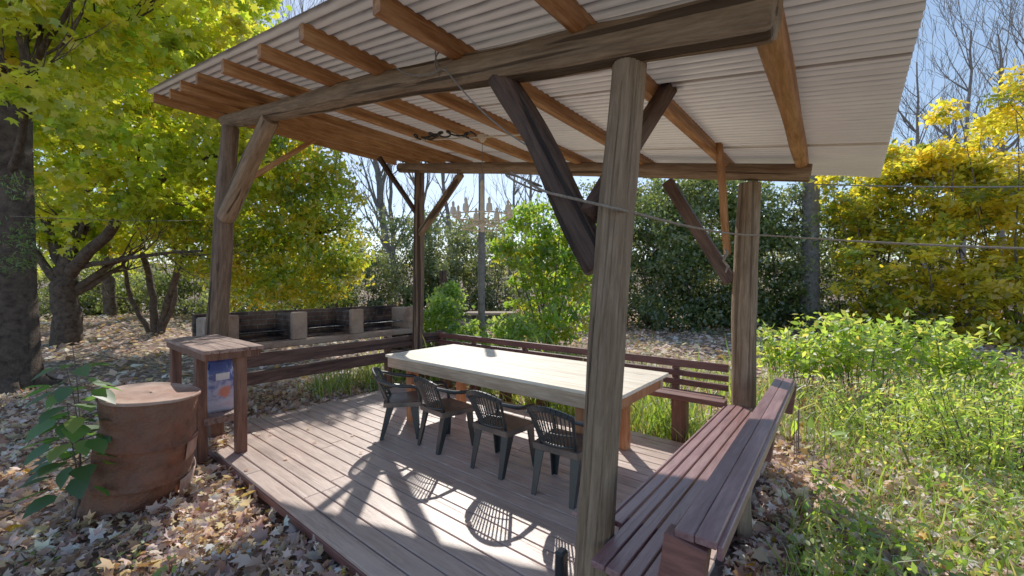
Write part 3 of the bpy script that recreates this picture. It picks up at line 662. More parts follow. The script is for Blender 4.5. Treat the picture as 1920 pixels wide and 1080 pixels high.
# ---- charcoal bag standing on the shelf
def bag():
    t = thing('charcoal_bag', 'blue and white paper charcoal bag with orange flame on the counter shelf', 'bag', (-5.1, 1.40, .355))
    m, nt, out = newmat('printed_bag'); tc = nt.nodes.new('ShaderNodeTexCoord'); s = nt.nodes.new('ShaderNodeSeparateXYZ'); nt.links.new(tc.outputs['Object'], s.inputs[0])
    z = s.outputs[2]; y = s.outputs[1]; n = noise(nt, tc.outputs['Object'], 9, 4, .6)
    zz = mul(nt, z, mul(nt, n, .12), 'ADD')
    c = ramp(nt, zz, [(.0, (.04, .05, .16)), (.10, (.60, .60, .66)), (.115, (.60, .20, .14)), (.16, (.55, .54, .62)), (.19, (.07, .08, .26)), (.36, (.10, .12, .34)), (.58, (.07, .09, .28))])
    d = nt.nodes.new('ShaderNodeVectorMath'); d.operation = 'DISTANCE'; nt.links.new(tc.outputs['Object'], d.inputs[0]); d.inputs[1].default_value = (.11, .03, .20)
    c = mix(nt, mul(nt, ramp(nt, mul(nt, noise(nt, tc.outputs['Object'], 11, 3, .6), z, 'SUBTRACT'), [(.12, (0, 0, 0)), (.30, (1, 1, 1))]), .8), c, (.50, .48, .60))
    c = mix(nt, ramp(nt, mul(nt, d.outputs['Value'], mul(nt, n, .09), 'ADD'), [(.085, (1, 1, 1)), (.115, (0, 0, 0))]), c, (.60, .17, .10))
    finish(nt, out, c, .4, noise(nt, tc.outputs['Object'], 14, 5, .6), .5, .02, .4)
    mb = MB(); vs = []; fs = []; rows = 16; seg = 24
    for i in range(rows + 1):
        u = i / rows; wx = .10 * (1 - .15 * u) * (1 + .15 * math.sin(3 * u)); wy = .15 * (1 - .35 * u ** 2); 
        if u > .8: wx *= 1 - (u - .8) * 3.6
        for k in range(seg):
            a = 2 * math.pi * k / seg; cr = .01 * math.sin(5 * a + u * 9) + .008 * math.sin(9 * a - u * 15)
            vs.append((math.copysign(abs(math.cos(a)) ** .55, math.cos(a)) * wx + cr, math.copysign(abs(math.sin(a)) ** .55, math.sin(a)) * wy + cr, .52 * u))
    for i in range(rows):
        for k in range(seg): k2 = (k + 1) % seg; fs.append((i*seg+k, i*seg+k2, (i+1)*seg+k2, (i+1)*seg+k))
    fs.append(tuple(range(seg))[::-1]); fs.append(tuple(rows * seg + k for k in range(seg)))
    mb.add(vs, fs, True); mb.build('bag_body', m, t, Matrix.Translation((-5.1, 1.40, .357)))
    MB().box((-4.993, 1.41, .715), (.006, .12, .07), Euler((0, .05, 0)), bev=.002).build('white_label', plain('label_paper', (.6, .58, .6), (.8, .76, .78), 20), t)
bag()

# ---- rusted drum
def drum():
    base = Vector((-4.44, .67, GZ - .04)); t = thing('rusty_oil_drum', 'dented rusty oil drum with flat lid standing in dry leaves', 'oil drum', base)
    ax = Vector((.07, .075, .945)).normalized(); M = Matrix.Translation(base) @ Vector((0, 0, 1)).rotation_difference(ax).to_matrix().to_4x4()
    R = .305; H = .97; rows = 74; seg = 72; vs = []; fs = []
    for i in range(rows + 1):
        u = i / rows; z = H * u; r = R + .022 * (1 - u)
        for zc, b, w in ((.32, .018, .013), (.615, .018, .013), (.0, .012, .012), (.97, .012, .012)): r += b * math.exp(-((z - zc) / w) ** 2)
        for k in range(seg):
            a = 2 * math.pi * k / seg
            dent = -.030 * math.exp(-((z - .75) / .10) ** 2) * max(0, math.cos(a + 1.2)) - .022 * math.exp(-((z - .46) / .07) ** 2) * max(0, math.cos(a + .5)) - .03 * math.exp(-((z - .17) / .10) ** 2) * max(0, math.cos(a + 2.0)) ** 2
            dent += .004 * math.sin(3 * a + z * 7) + .003 * math.sin(7 * a - z * 13) + .012 * (1 - u) * math.cos(a + 2.4)
            sh_ = .10 * max(0, 1 - z / .36) ** .7 if z < .36 else 0
            vs.append(((r + dent) * math.cos(a) - sh_ * CY, (r + dent) * math.sin(a) - sh_ * SY, z))
    for i in range(rows):
        for k in range(seg): k2 = (k + 1) % seg; fs.append((i*seg+k, i*seg+k2, (i+1)*seg+k2, (i+1)*seg+k))
    mb = MB(); mb.add(vs, fs, True); mb.build('drum_body', M_rust, t, M)
    mb = MB(); vs = []; fs = []; rings = [(.316, .962), (.318, .980), (.312, .986), (.304, .985), (.298, .979), (.20, .980), (.10, .984), (.0, .982)]
    for (r, z) in rings:
        for k in range(seg): a = 2 * math.pi * k / seg; q = r + (.004 * math.sin(5 * a) if r > .2 else 0); vs.append((q * math.cos(a), q * math.sin(a), z + .006 * math.sin(2 * a + 1)))
    for i in range(len(rings) - 1):
        for k in range(seg): k2 = (k + 1) % seg; fs.append((i*seg+k, i*seg+k2, (i+1)*seg+k2, (i+1)*seg+k))
    mb.add(vs, fs, True); mb.build('drum_lid', M_rustl, t, M)
    for zc, a0, a1, out_ in ((.60, .75, 1.95, .05), (.30, .65, 1.8, .05)):   # torn sheet bands standing off the side
        vs = []; fs = []; n = 24
        for k in range(n + 1):
            a = a0 + (a1 - a0) * k / n; w = (k / n) ** 2; r = R + .012 + out_ * w
            for h in (0, .05, .10, .155): vs.append(((r - .025 * (1 - h / .155) * w) * math.cos(a), (r - .025 * (1 - h / .155) * w) * math.sin(a), zc - .13 + h + .02 * w + .012 * math.sin(7 * a)))
        for k in range(n):
            for j in range(3): fs.append((k*4+j, (k+1)*4+j, (k+1)*4+j+1, k*4+j+1))
        mb = MB(); mb.add(vs, fs, True); o = mb.build('torn_band', M_rustl, t, M)
        sm = o.modifiers.new('thickness', 'SOLIDIFY'); sm.thickness = .004
drum()

# ================================================================ CHANDELIER, CABLES, ROPES
M_glass, _nt, _o = newmat('frosted_glass_cup'); finish(_nt, _o, (.82, .74, .62), .3, spec=.5)
cd = thing('chandelier', 'pale ring chandelier with small candle cups hanging over the table', 'chandelier', (-2.95, 3.12, 3.2))
cx, cy = -2.95, 3.12
MB().tube([(-4.13, 3.12, 3.40), (-3.3, 3.12, 3.24), (-2.2, 3.12, 3.04)], .009, 6).build('hanging_rod', M_cream, cd)
MB().tube([(cx, cy, 3.17), (cx, cy, 2.72)], .004, 5).build('cord', M_wire, cd)
MB().tube([(cx, cy, 3.19), (cx, cy, 3.15), (cx, cy, 3.12)], [.05, .04, .012], 12).build('ceiling_cup', M_cream, cd)
MB().tube([(cx, cy, 2.73), (cx, cy, 2.70), (cx, cy, 2.4), (cx, cy, 2.3), (cx, cy, 2.2)], [.012, .022, .024, .034, .015], 12).build('stem', M_cream, cd)
for rr_, z_ in ((.30, 2.36), (.20, 2.24)):
    MB().tube([(cx + rr_ * math.cos(a), cy + rr_ * math.sin(a), z_) for a in np.linspace(0, 2 * math.pi, 33)], .008, 6, cap=False).build('ring', M_cream, cd)
for k in range(8):
    a = k * math.pi / 4 + .2; x, y = cx + .3 * math.cos(a), cy + .3 * math.sin(a)
    MB().tube([(cx, cy, 2.32), (cx + .15 * math.cos(a), cy + .15 * math.sin(a), 2.26), (x, y, 2.36)], .007, 5).build('arm', M_cream, cd)
    MB().tube([(x, y, 2.36), (x, y, 2.375), (x, y, 2.40), (x, y, 2.44)], [.012, .032, .032, .026], 10).build('candle_cup', M_glass, cd)
    MB().tube([(x, y, 2.44), (x, y, 2.485), (x, y, 2.505)], [.013, .016, .003], 8).build('bulb', M_glass, cd)
# black coiled cable under the sheets
pts = []
for i in range(180):
    u = i / 179; x = -4.0 + 1.0 * u; pts.append((x + .035 * math.sin(u * 62), 3.05 + .045 * math.cos(u * 62) + .05 * math.sin(u * 9), zs(x) - .15 + .02 * math.sin(u * 40)))
tag(MB().tube(pts, .011, 6).build('coiled_cable', M_black), 'black coiled cable hanging under the corrugated roof', 'cable')
def sagline(a, b, sag, n=30): a, b = Vector(a), Vector(b); return [a.lerp(b, i / n) - Vector((0, 0, sag * 4 * (i / n) * (1 - i / n))) for i in range(n + 1)]
rp = sagline((-1.33, 1.76, 2.20), (-1.12, 1.73, 2.10), .01, 6) + sagline((-1.0, 1.735, 2.06), (-.82, 1.735, 2.0), .0, 4) + sagline((-.78, 1.80, 1.99), (-.70, 4.64, 2.14), .03, 24)[1:]
tag(MB().tube(rp + sagline((-.66, 4.66, 2.14), (4.2, 6.0, 1.9), .12, 30)[1:], [.0075] * (len(rp) + 4) + [.0095] * 26, 6).build('clothes_line', M_rope), 'twisted rope line tied round the posts and running off to the right', 'rope')
tag(MB().tube([(-1.42 + .10 * math.sin(a) * .9, 1.84 - .115 * math.cos(a), 2.26 - .05 * math.sin(a) - .03 * a / 6) for a in np.linspace(0, 9, 40)], .006, 5).build('rope_loop', M_rope), 'rope loop knotted round the dark brace of the near post', 'rope')
tag(MB().tube(sagline((-.34, 4.86, 2.62), (4.5, 8.2, 2.75), .12), .006, 5).build('overhead_wire', M_wire), 'thin dark wire leaving the back beam to the right', 'wire')
w_ = [(-1.99 + .004 * math.sin(a * 3), 1.80 + .115 * math.cos(a), 3.0 + .115 * math.sin(a) + .01 * a) for a in np.linspace(0, 12, 60)]
tag(MB().tube(w_, .0045, 5).build('wire_binding', M_wire), 'wire wound round the near log beam', 'wire')
tag(MB().tube(sagline((-2.4, 1.69, 3.13), (-1.95, 1.70, 2.98), .05, 10) + sagline((-1.9, 1.70, 2.95), (-1.34, 1.75, 2.40), .04, 10), .0045, 5).build('loose_wire', M_wire), 'loose wire drooping from the near beam to the dark brace', 'wire')
p1 = site(20, 6.6); p2 = site(400, 11.5)
tag(MB().tube(sagline((p1[0], p1[1], hgt(405, 6.6)), (p2[0], p2[1], hgt(412, 11.5)), .05), .006, 5).build('tree_string', M_rope), 'pale string stretched between the trees on the left', 'string')
# pale pegs/knots at the far post
tag(MB().tube([(-.995, 4.62, 2.02), (-.97, 4.60, 1.98), (-1.0, 4.58, 1.9), (-.96, 4.60, 1.84), (-.985, 4.60, 1.78)], [.008, .018, .012, .016, .006], 7).build('rope_knot', M_rope), 'frayed pale rope knot on the far post', 'rope')

# ================================================================ BACKGROUND OBJECTS
x, y = site(903, 9.5)
tag(log('utility_pole', [(x, y, GZ - .1), (x + .02, y, 2), (x, y, hgt(300, 9.5))], .085, .07, M_barkg, None, 61, .02, 14), 'slim grey pole standing behind the back bench', 'pole')
x, y = site(831, 14)
tag(log('stump_post', [(x, y, GZ - .1), (x, y, hgt(507, 14))], .13, .12, M_postd, None, 62, .04, 12), 'short reddish post standing in front of the far bushes', 'post')
gx, gy = site(920, 11.5); gt = thing('garden_table', 'pale topped garden table among the plants beyond the bench', 'table', (gx, gy, GZ))
MB().box((gx, gy, .86 - .0), (1.35, .7, .06), Euler((0, 0, .67))).build('tabletop', M_conc, gt)
for s in (-.45, .45): MB().box((gx + s * CY, gy + s * SY, .34), (.10, .3, .98), Euler((0, 0, .67))).build('leg', M_black, gt)
x, y = site(631, 16)
tag(log('thin_fence_post', [(x, y, GZ), (x, y, hgt(515, 16))], .06, .055, M_postd, None, 63, .03, 10), 'thin brown post beneath the yellow tree branches', 'post')

# ================================================================ TREES
YL = [(.55, .58, .05), (.40, .50, .04), (.70, .62, .05), (.24, .38, .035), (.78, .58, .04)]
# big old trunk, far left
x, y = site(18, 6.9); t = thing('old_tree', 'thick dark trunked tree at the far left edge', 'tree', (x, y, GZ))
mb = MB(); rr = random.Random(3)
mb.tube([(x, y, GZ - .2), (x, y, GZ + .1), (x, y, GZ + .5), (x + .02, y, 1.5), (x - .05, y, 4), (x, y + .05, 7), (x, y, 9.5)], [.50, .40, .32, .28, .25, .22, .15], 20, lump=.09, seed=4)
for k in range(6):
    a = k * 1.05; mb.tube([(x + .22 * math.cos(a), y + .22 * math.sin(a), GZ + .28), (x + .45 * math.cos(a), y + .45 * math.sin(a), GZ + .10), (x + .85 * math.cos(a + .2), y + .85 * math.sin(a + .2), GZ - .05)], [.14, .10, .04], 8)
for k in range(8):
    a = rr.uniform(-1.2, .9); branchy(mb, (x, y, rr.uniform(3.4, 7)), (math.cos(a), math.sin(a), .5), 2.6, .07, 2, rr)
mb.build('trunk', M_bark, t)
crown('crown', [pb(60, 60, 6.4, 110, 90), pb(190, 20, 6.6, 130, 80), pb(330, 10, 7.2, 110, 60), pb(90, 190, 6.2, 60, 50), pb(-120, 40, 6.4, 140, 120), pb(60, -180, 6.6, 260, 120)], 9500, .15, YL, [4, 4, 3, 3, 1.2], M_leaf, t, MAPLE, clump=.22, per=30, tilt=.7)
crown('ivy', [pb(30, 440, 6.3, 45, 30), pb(60, 350, 6.3, 30, 25), pb(10, 480, 6.2, 40, 35)], 700, .07, [(.08, .14, .04), (.14, .2, .06)], None, M_leaf, t, NARROW, clump=.1, per=20)

def limbs(mb, segs, rr, f):
    for (pts, r0, r1) in segs:
        P = []
        for i, (px, py, ff) in enumerate(pts): q = site(px, ff); P.append(Vector((q[0], q[1], hgt(py, ff))))
        Q = []; 
        for i in range(len(P) - 1):
            for k in range(5):
                u = k / 5; Q.append(P[i].lerp(P[i + 1], u) + Vector([rr.gauss(0, .022) for _ in range(3)]))
        Q.append(P[-1]); n = len(Q)
        mb.tube(Q, [r0 + (r1 - r0) * k / (n - 1) for k in range(n)], 9, cap=False)
        for s in range(5):
            j = rr.randint(n // 3, n - 1); d = (Q[j] - Q[j - 1]).normalized() + Vector([rr.gauss(0, .6) for _ in range(3)])
            branchy(mb, Q[j], d, rr.uniform(1.0, 2.2), max(.012, (r0 + (r1 - r0) * j / n) * .45), 2, rr, 5)
# forked maple
x, y = site(122, 12); t = thing('forked_maple', 'yellow green maple with a forked trunk leaning over the shelter', 'tree', (x, y, GZ))
mb = MB(); rr = random.Random(5)
limbs(mb, [([(122, 660, 12), (124, 600, 12), (118, 545, 12), (122, 500, 12)], .36, .25),
           ([(120, 520, 12), (90, 420, 12), (40, 320, 11.6), (10, 180, 11)], .15, .05),
           ([(122, 505, 12), (150, 430, 12), (165, 320, 12.2), (158, 160, 12.5), (170, -20, 12.5)], .2, .07),
           ([(160, 370, 12.1), (205, 290, 12.3), (220, 170, 12.4), (260, 40, 12.4)], .12, .04),
           ([(128, 515, 12), (190, 450, 11.6), (240, 390, 11.2), (310, 330, 10.8), (420, 290, 10.4)], .17, .05),
           ([(150, 500, 12), (260, 480, 11.6), (380, 470, 11.2)], .08, .03),
           ([(165, 300, 12.2), (110, 200, 12), (90, 80, 12)], .10, .03)], rr, 12)
mb.build('trunk', M_bark, t)
crown('crown', [pb(70, 250, 11.5, 90, 80), pb(180, 200, 11.5, 120, 110), pb(300, 130, 11, 130, 100), pb(420, 80, 10.5, 95, 75), pb(250, 20, 11, 150, 90), pb(100, 70, 11.5, 120, 90), pb(400, -40, 11, 110, 70),
                pb(290, 290, 10.8, 110, 80), pb(385, 240, 10.3, 95, 85), pb(230, 370, 11, 90, 55), pb(440, 330, 10.6, 60, 60), pb(190, -150, 12, 260, 90), pb(70, 380, 12, 80, 70), pb(160, 430, 12.6, 80, 50), pb(300, 400, 12.6, 80, 60)],
      38000, .19, YL, [4, 5, 3, 4, 1], M_leaf, t, MAPLE, clump=.30, per=38, tilt=.75, cl=.35)
# multi stem
x, y = site(288, 14); t = thing('multi_stem_maple', 'many stemmed maple with golden lower leaves behind the barbecue', 'tree', (x, y, GZ))
mb = MB(); rr = random.Random(6)
limbs(mb, [([(290, 640, 14), (288, 560, 14), (270, 480, 14), (255, 400, 14), (240, 300, 14)], .13, .05), ([(286, 640, 14), (245, 560, 14), (232, 480, 14), (215, 400, 14)], .09, .03),
           ([(294, 640, 14), (315, 560, 14), (345, 480, 13.8), (360, 380, 13.5), (400, 300, 13)], .13, .05), ([(298, 640, 14), (330, 560, 14), (330, 480, 14), (310, 400, 14)], .08, .03),
           ([(345, 480, 13.8), (450, 470, 12.6), (560, 440, 12), (640, 430, 11.6)], .08, .025), ([(360, 380, 13.5), (470, 350, 12.5), (590, 350, 11.8)], .08, .02)], rr, 14)
mb.build('trunk', M_bark, t)
crown('crown', [pb(560, 300, 11.8, 75, 55), pb(610, 370, 11.6, 60, 60), pb(520, 400, 12, 90, 70), pb(590, 460, 11.8, 75, 55), pb(500, 500, 12.2, 85, 60), pb(640, 500, 11.8, 45, 35), pb(420, 450, 12.6, 80, 70), pb(560, 545, 12, 70, 30), pb(460, 560, 12.4, 40, 22), pb(370, 400, 13, 70, 60), pb(500, 250, 12, 70, 50), (-12.4, 9.7, 7.5, .85, 1.9, .6), (-12.7, 7.7, 7.3, 1.0, .9, .6), (-11.7, 10.6, 7.6, .5, .6, .4), (-13.2, 8.8, 7.3, .9, 1.5, .6), pb(660, 150, 12.7, 40, 32)],  # last clumps are added out of view behind the roof to shade the deck
      42000, .15, [(.36, .42, .035), (.28, .36, .03), (.58, .47, .03), (.17, .28, .03), (.66, .42, .025), (.10, .18, .025)], [4, 4, 3, 3, 2, 2], M_leaf, t, OVAL, clump=.26, per=34, tilt=.75, cl=.35)
x, y = site(205, 17.5); t = thing('tall_maple', 'taller green maple standing behind the forked one', 'tree', (x, y, GZ))
mb = MB(); rr = random.Random(16)
limbs(mb, [([(205, 625, 17.5), (205, 520, 17.5), (200, 400, 17.5), (190, 250, 17.5), (200, 60, 17.5)], .24, .08), ([(203, 450, 17.5), (260, 360, 17.3), (330, 260, 17)], .12, .04), ([(202, 420, 17.5), (140, 330, 17.3), (80, 260, 17)], .12, .04)], rr, 17)
mb.build('trunk', M_bark, t)
crown('crown', [pb(60, 280, 17, 110, 70), pb(170, 330, 17.5, 110, 60), pb(290, 260, 17, 120, 80), pb(420, 230, 16.5, 100, 70), pb(180, 180, 17, 130, 90), pb(380, 350, 17, 90, 50), pb(470, 330, 16, 70, 60), pb(-60, 300, 16, 110, 90), pb(300, 420, 18, 120, 50), pb(60, 420, 18, 110, 60), pb(160, 480, 18, 90, 40)],
      19000, .2, [(.24, .32, .05), (.32, .38, .05), (.15, .24, .035), (.44, .40, .05), (.10, .16, .03)], None, M_leaf, t, KITE, clump=.4, per=38, tilt=.8, cl=.4)
# far ivy trunk right
x, y = site(1518, 16); t = thing('ivy_clad_tree', 'straight grey trunk wrapped in ivy behind the far post', 'tree', (x, y, GZ))
mb = MB(); rr = random.Random(8); mb.tube([(x, y, GZ - .2), (x, y, .3), (x, y, 3), (x + .05, y, 7), (x, y, 12)], [.42, .33, .30, .26, .15], 14, lump=.05)
for k in range(9): a = rr.uniform(0, 6.28); branchy(mb, (x, y, rr.uniform(6.5, 11.5)), (math.cos(a), math.sin(a), .8), 3, .08, 2, rr)
mb.build('trunk', M_barkg, t)
crown('ivy', [(x - .3, y + .1, z, .42, .42, .7) for z in (.8, 1.9, 3.0, 4.2, 5.2)], 3800, .10, [(.10, .13, .06), (.20, .22, .12), (.05, .08, .03)], None, M_leafd, t, OVAL, clump=.14, per=30)

# bare trees beyond
def bare(px, f, h, r, seed, lean=0, label='', cat='tree', group='bare trees beyond the clearing', dirs=None):
    x, y = site(px, f); t = thing('bare_tree', label, cat, (x, y, GZ), group); mb = MB(); rr = random.Random(seed)
    pts = []; rad = []; n = 14
    for i in range(n + 1):
        u = i / n; s = lean * u * h; pts.append((x + s * CY + rr.gauss(0, .04), y + s * SY + rr.gauss(0, .04), GZ - .2 + h * u)); rad.append(r * (1 - .85 * u) + .01)
    mb.tube(pts, rad, 8, cap=False)
    for k in range(int(h * 1.3)):
        i = rr.randint(4, n); a = rr.uniform(0, 6.28); p = pts[i]
        branchy(mb, p, (math.cos(a) * .75, math.sin(a) * .75, 1.0), h * rr.uniform(.14, .26), rad[i] * .5, 2, rr, 5, .55, .1, .010, 5)
    mb.build('trunk', M_barkg, t)
bare(742, 26, 15, .30, 1, -.13, 'bare tree leaning left beside the back left post')
bare(745, 27, 14, .20, 2, -.05, 'thinner bare tree just right of the leaning one')
bare(795, 30, 17, .34, 3, -.02, 'tall bare tree seen through the back left post')
bare(860, 32, 15, .26, 4, -.12, 'bare tree leaning left beyond the chandelier')
bare(990, 38, 17, .24, 5, .02, 'bare tree far behind the bright green tree')
bare(955, 36, 15, .2, 6, .04, 'slender bare tree behind the grey pole')
bare(1225, 34, 14, .16, 7, 0, 'slender bare tree above the dark hedge, nearest the thick post')
bare(1285, 36, 14, .16, 8, .03, 'slender bare tree above the middle of the dark hedge')
bare(1730, 30, 18, .22, 9, -.03, 'bare tree above the yellow bushes next to the roof corner')
bare(1800, 28, 19, .24, 10, .03, 'bare tree rising over the middle of the yellow bushes')
bare(1880, 30, 20, .26, 11, -.02, 'tallest bare tree above the yellow bushes')
bare(1950, 26, 18, .24, 12, -.04, 'bare tree cut by the right edge of the view')
bare(1770, 36, 17, .18, 13, .02, 'farthest slim bare tree behind the yellow bushes')
bare(600, 34, 24, .3, 14, -.05, 'bare crown showing above the roof beside the maple')

# hedge bushes
G1 = [(.16, .22, .08), (.22, .28, .10), (.10, .15, .05), (.28, .32, .14)]
G2 = [(.14, .21, .055), (.18, .26, .07), (.07, .11, .035), (.30, .35, .12)]
def hb(px, py, f, rx, ry, n, cols, lab, size=.15, grp='dense bushes behind the clearing', mat=None, seed=0, grad=.45, **kw):
    rr = random.Random(seed); B = [pb(px, py, f, rx, ry), pb(px, 547 + 1408 / f - 30, f - .3, rx * 1.0, 42)]
    for k in range(6):
        B.append(pb(px + rr.uniform(-.8, .8) * rx, py + rr.uniform(-.9, .8) * ry, f + rr.uniform(-.8, .8), rx * rr.uniform(.35, .6), ry * rr.uniform(.3, .5)))
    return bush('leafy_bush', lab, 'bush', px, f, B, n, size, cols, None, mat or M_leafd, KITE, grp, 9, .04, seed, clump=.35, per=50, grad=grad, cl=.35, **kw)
hb(690, 530, 23, 80, 55, 8000, G1, 'low bluish green bush beneath the leaning bare tree', seed=1)
hb(770, 500, 22, 80, 90, 11000, G1, 'grey green bush just behind the back left post', seed=2)
hb(845, 510, 21, 80, 90, 12000, G1, 'grey green bush behind the short reddish post', seed=3)
hb(930, 500, 22, 85, 95, 12000, G1, 'grey green bush behind the slim grey pole', seed=4)
hb(1120, 480, 20, 90, 110, 12000, G2, 'dark bush hidden behind the thick near post', seed=5)
hb(1215, 470, 17.5, 90, 125, 16000, G2, 'dark hedge bush immediately right of the thick near post', seed=6)
hb(1305, 480, 17, 90, 135, 16000, G2, 'dark hedge bush between the two right hand posts', seed=7)
hb(1385, 475, 17.5, 85, 130, 15000, G2, 'dark hedge bush behind the far bench post', seed=8)
hb(1460, 480, 17, 85, 135, 15000, G2, 'dark hedge bush beside the ivy clad trunk', seed=9)
hb(1570, 470, 17.5, 80, 130, 12000, G2, 'dark bush just right of the ivy clad trunk', seed=10)
hb(1330, 400, 20, 150, 60, 8000, G1, 'paler tree top rising over the dark hedge', seed=11, size=.18)
# undergrowth left
for i, (px, py, f, rx, ry, lab) in enumerate([(170, 560, 19, 70, 50, 'low green undergrowth bush behind the forked trunk'), (260, 565, 21, 60, 45, 'undergrowth bush behind the many stemmed maple'),
        (350, 560, 19, 60, 45, 'undergrowth bush left of the barbecue'), (460, 575, 18, 80, 35, 'undergrowth bush above the barbecue wall'), (30, 560, 20, 80, 60, 'undergrowth bush beyond the thick dark trunk'), (600, 560, 21, 60, 35, 'undergrowth bush behind the thin brown post')]):
    hb(px, py, f, rx, ry, 5500, [(.10, .15, .04), (.18, .24, .07), (.06, .09, .03), (.26, .28, .12)], lab, .15, 'undergrowth bushes at the left', M_leaf, 30 + i)
# bright middle tree
bush('young_tree', 'bright green young tree with some yellow leaves behind the dark brace', 'tree', 1030, 11,
     [pb(1020, 430, 11, 70, 45), pb(1050, 500, 11, 75, 60), pb(980, 490, 11, 45, 40), pb(1040, 580, 11, 80, 60), pb(1085, 450, 11, 50, 60), pb(950, 470, 11, 30, 20), pb(990, 410, 11, 30, 22), pb(1000, 620, 10.6, 70, 30)],
     9000, .15, [(.16, .30, .035), (.24, .36, .04), (.10, .19, .03), (.46, .40, .03)], [4, 4, 3, 1.3], M_leaf, OVAL, None, 10, .035, 21, clump=.18, per=26, cl=.35)
# light green plants behind back bench
for i, (px, py, f, rx, ry, lab) in enumerate([(820, 600, 8.6, 40, 45, 'light green leafy shrub right of the back left post'), (870, 640, 8.2, 40, 30, 'small light green shrub behind the end of the back bench'), (950, 625, 8.6, 50, 25, 'low light green shrub under the slim grey pole'), (835, 565, 9.2, 30, 30, 'tall thin shrub sprouting above the others behind the table')]):
    bush('leafy_shrub', lab, 'shrub', px, f, [pb(px, py, f, rx, ry), pb(px - 18, py + 30, f, rx * .7, ry * .8), pb(px + 15, py - 20, f, rx * .5, ry * .5)], 1900, .10,
         [(.20, .34, .05), (.32, .44, .09), (.12, .22, .04)], None, M_leaf, OVAL, 'light green shrubs behind the back bench', 9, .012, 60 + i, clump=.10, per=20, cl=.3)
# yellow mass on the right
YC = [(.80, .62, .04), (.92, .74, .08), (.56, .54, .05), (.16, .22, .035), (.32, .38, .045)]
for i, (px, py, f, rx, ry, n, wts, lab) in enumerate([
        (1640, 400, 15, 80, 80, 9000, [2, 2, 4, 3, 4], 'olive and yellow bush right of the ivy clad trunk'),
        (1740, 360, 14.5, 90, 95, 11000, [3, 3, 3, 2, 3], 'tall yellow green bush in the middle of the right hand mass'),
        (1850, 330, 14, 95, 100, 12000, [4, 4, 3, 2, 2], 'tallest golden bush rising toward the right edge'),
        (1900, 480, 13, 90, 100, 11000, [5, 5, 3, 2, 1], 'golden bush at the right edge above the weeds'),
        (1780, 520, 13.5, 85, 85, 10000, [4, 3, 3, 3, 2], 'drooping golden bush in the middle above the dark gap'),
        (1660, 530, 14, 80, 85, 9000, [2, 2, 3, 4, 3], 'shaded olive bush low beside the dark hedge'),
        (2010, 400, 12, 110, 190, 9000, [4, 4, 3, 2, 2], 'golden bush mostly outside the right edge')]):
    rr = random.Random(80 + i); B = [pb(px, py + 25, f, rx * .6, ry * .6)] + ([pb(px, 625, f - .3, rx, 40)] if py > 450 else []) + [pb(px + rr.uniform(-1.25, 1.25) * rx, py + rr.uniform(-1.15, .9) * ry, f + rr.uniform(-1.1, 1.1), rx * rr.uniform(.18, .42), ry * rr.uniform(.10, .30)) for _ in range(15)]
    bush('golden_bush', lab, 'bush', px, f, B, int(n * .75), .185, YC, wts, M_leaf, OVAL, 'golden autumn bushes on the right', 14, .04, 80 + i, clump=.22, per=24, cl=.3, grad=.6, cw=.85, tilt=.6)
# leafy shrub right middle
def plant(name, lab, cat, px, f, w, h, nst, nl, size, cols, tpl, group, seed, droop=.35, pw=None):
    x, y = site(px, f); t = thing(name, lab, cat, (x, y, GZ), group); mb = MB(); rr = random.Random(seed); P = []; 
    for s in range(nst):
        a = rr.uniform(0, 6.28); d = w * math.sqrt(rr.random()); bx_, by_ = x + d * .6 * math.cos(a), y + d * .6 * math.sin(a); hh = h * rr.uniform(.6, 1.08)
        top = Vector((x + d * 1.15 * math.cos(a) + rr.gauss(0, .06), y + d * 1.15 * math.sin(a) + rr.gauss(0, .06), GZ + hh))
        q = limb_path((bx_, by_, GZ - .03), top, .07, 7, rr.random()); mb.tube(q, [.007 - .0006 * i for i in range(8)], 4, cap=False)
        for k in range(nl):
            u = rr.uniform(.25, 1) ** .7 * 7; i = min(6, int(u)); c = q[i].lerp(q[i + 1], u - i); P.append((c.x + rr.gauss(0, size * .55), c.y + rr.gauss(0, size * .55), c.z + rr.gauss(0, size * .35)))
    mb.build('stem', M_twig, t); P = np.array(P); n = len(P)
    scatter('foliage', tpl, P, rotations(n, .65), size * rng.uniform(.6, 1.3, n), palette(n, cols, pw, .22), M_leaf, t)
SG = [(.28, .44, .06), (.40, .54, .09), (.16, .28, .045), (.52, .54, .12)]
grp = 'bright green weedy shrubs right of the bench'
for i, (px, f, w, h, nst, nl, sz, lab) in enumerate([(1500, 6.9, .55, 1.1, 28, 36, .115, 'leafy green shrub nearest the far bench post'), (1620, 6.5, .65, 1.3, 34, 40, .115, 'tallest bright green shrub in the middle of the weeds'),
        (1740, 6.6, .6, 1.15, 30, 36, .115, 'bright green shrub right of the tallest one'), (1830, 6.2, .5, .9, 24, 30, .105, 'lower bright shrub beside the leafy path at right'),
        (1700, 4.6, .7, .65, 40, 42, .075, 'dense low green shrub in the right foreground'), (1840, 4.1, .7, .85, 55, 50, .08, 'dense feathery shrub cut by the right edge'), (1560, 5.4, .45, .5, 26, 30, .065, 'small tangled weed shrub behind the bench'),
        (1800, 5.3, .6, .7, 34, 40, .08, 'weedy shrub between the tall shrubs and the right foreground')]):
    plant('weedy_shrub', lab, 'shrub', px, f, w, h, nst, nl, sz, SG if i != 6 else [(.16, .24, .05), (.22, .12, .06), (.34, .38, .1)], OVAL if i < 4 else NARROW, grp, 100 + i)
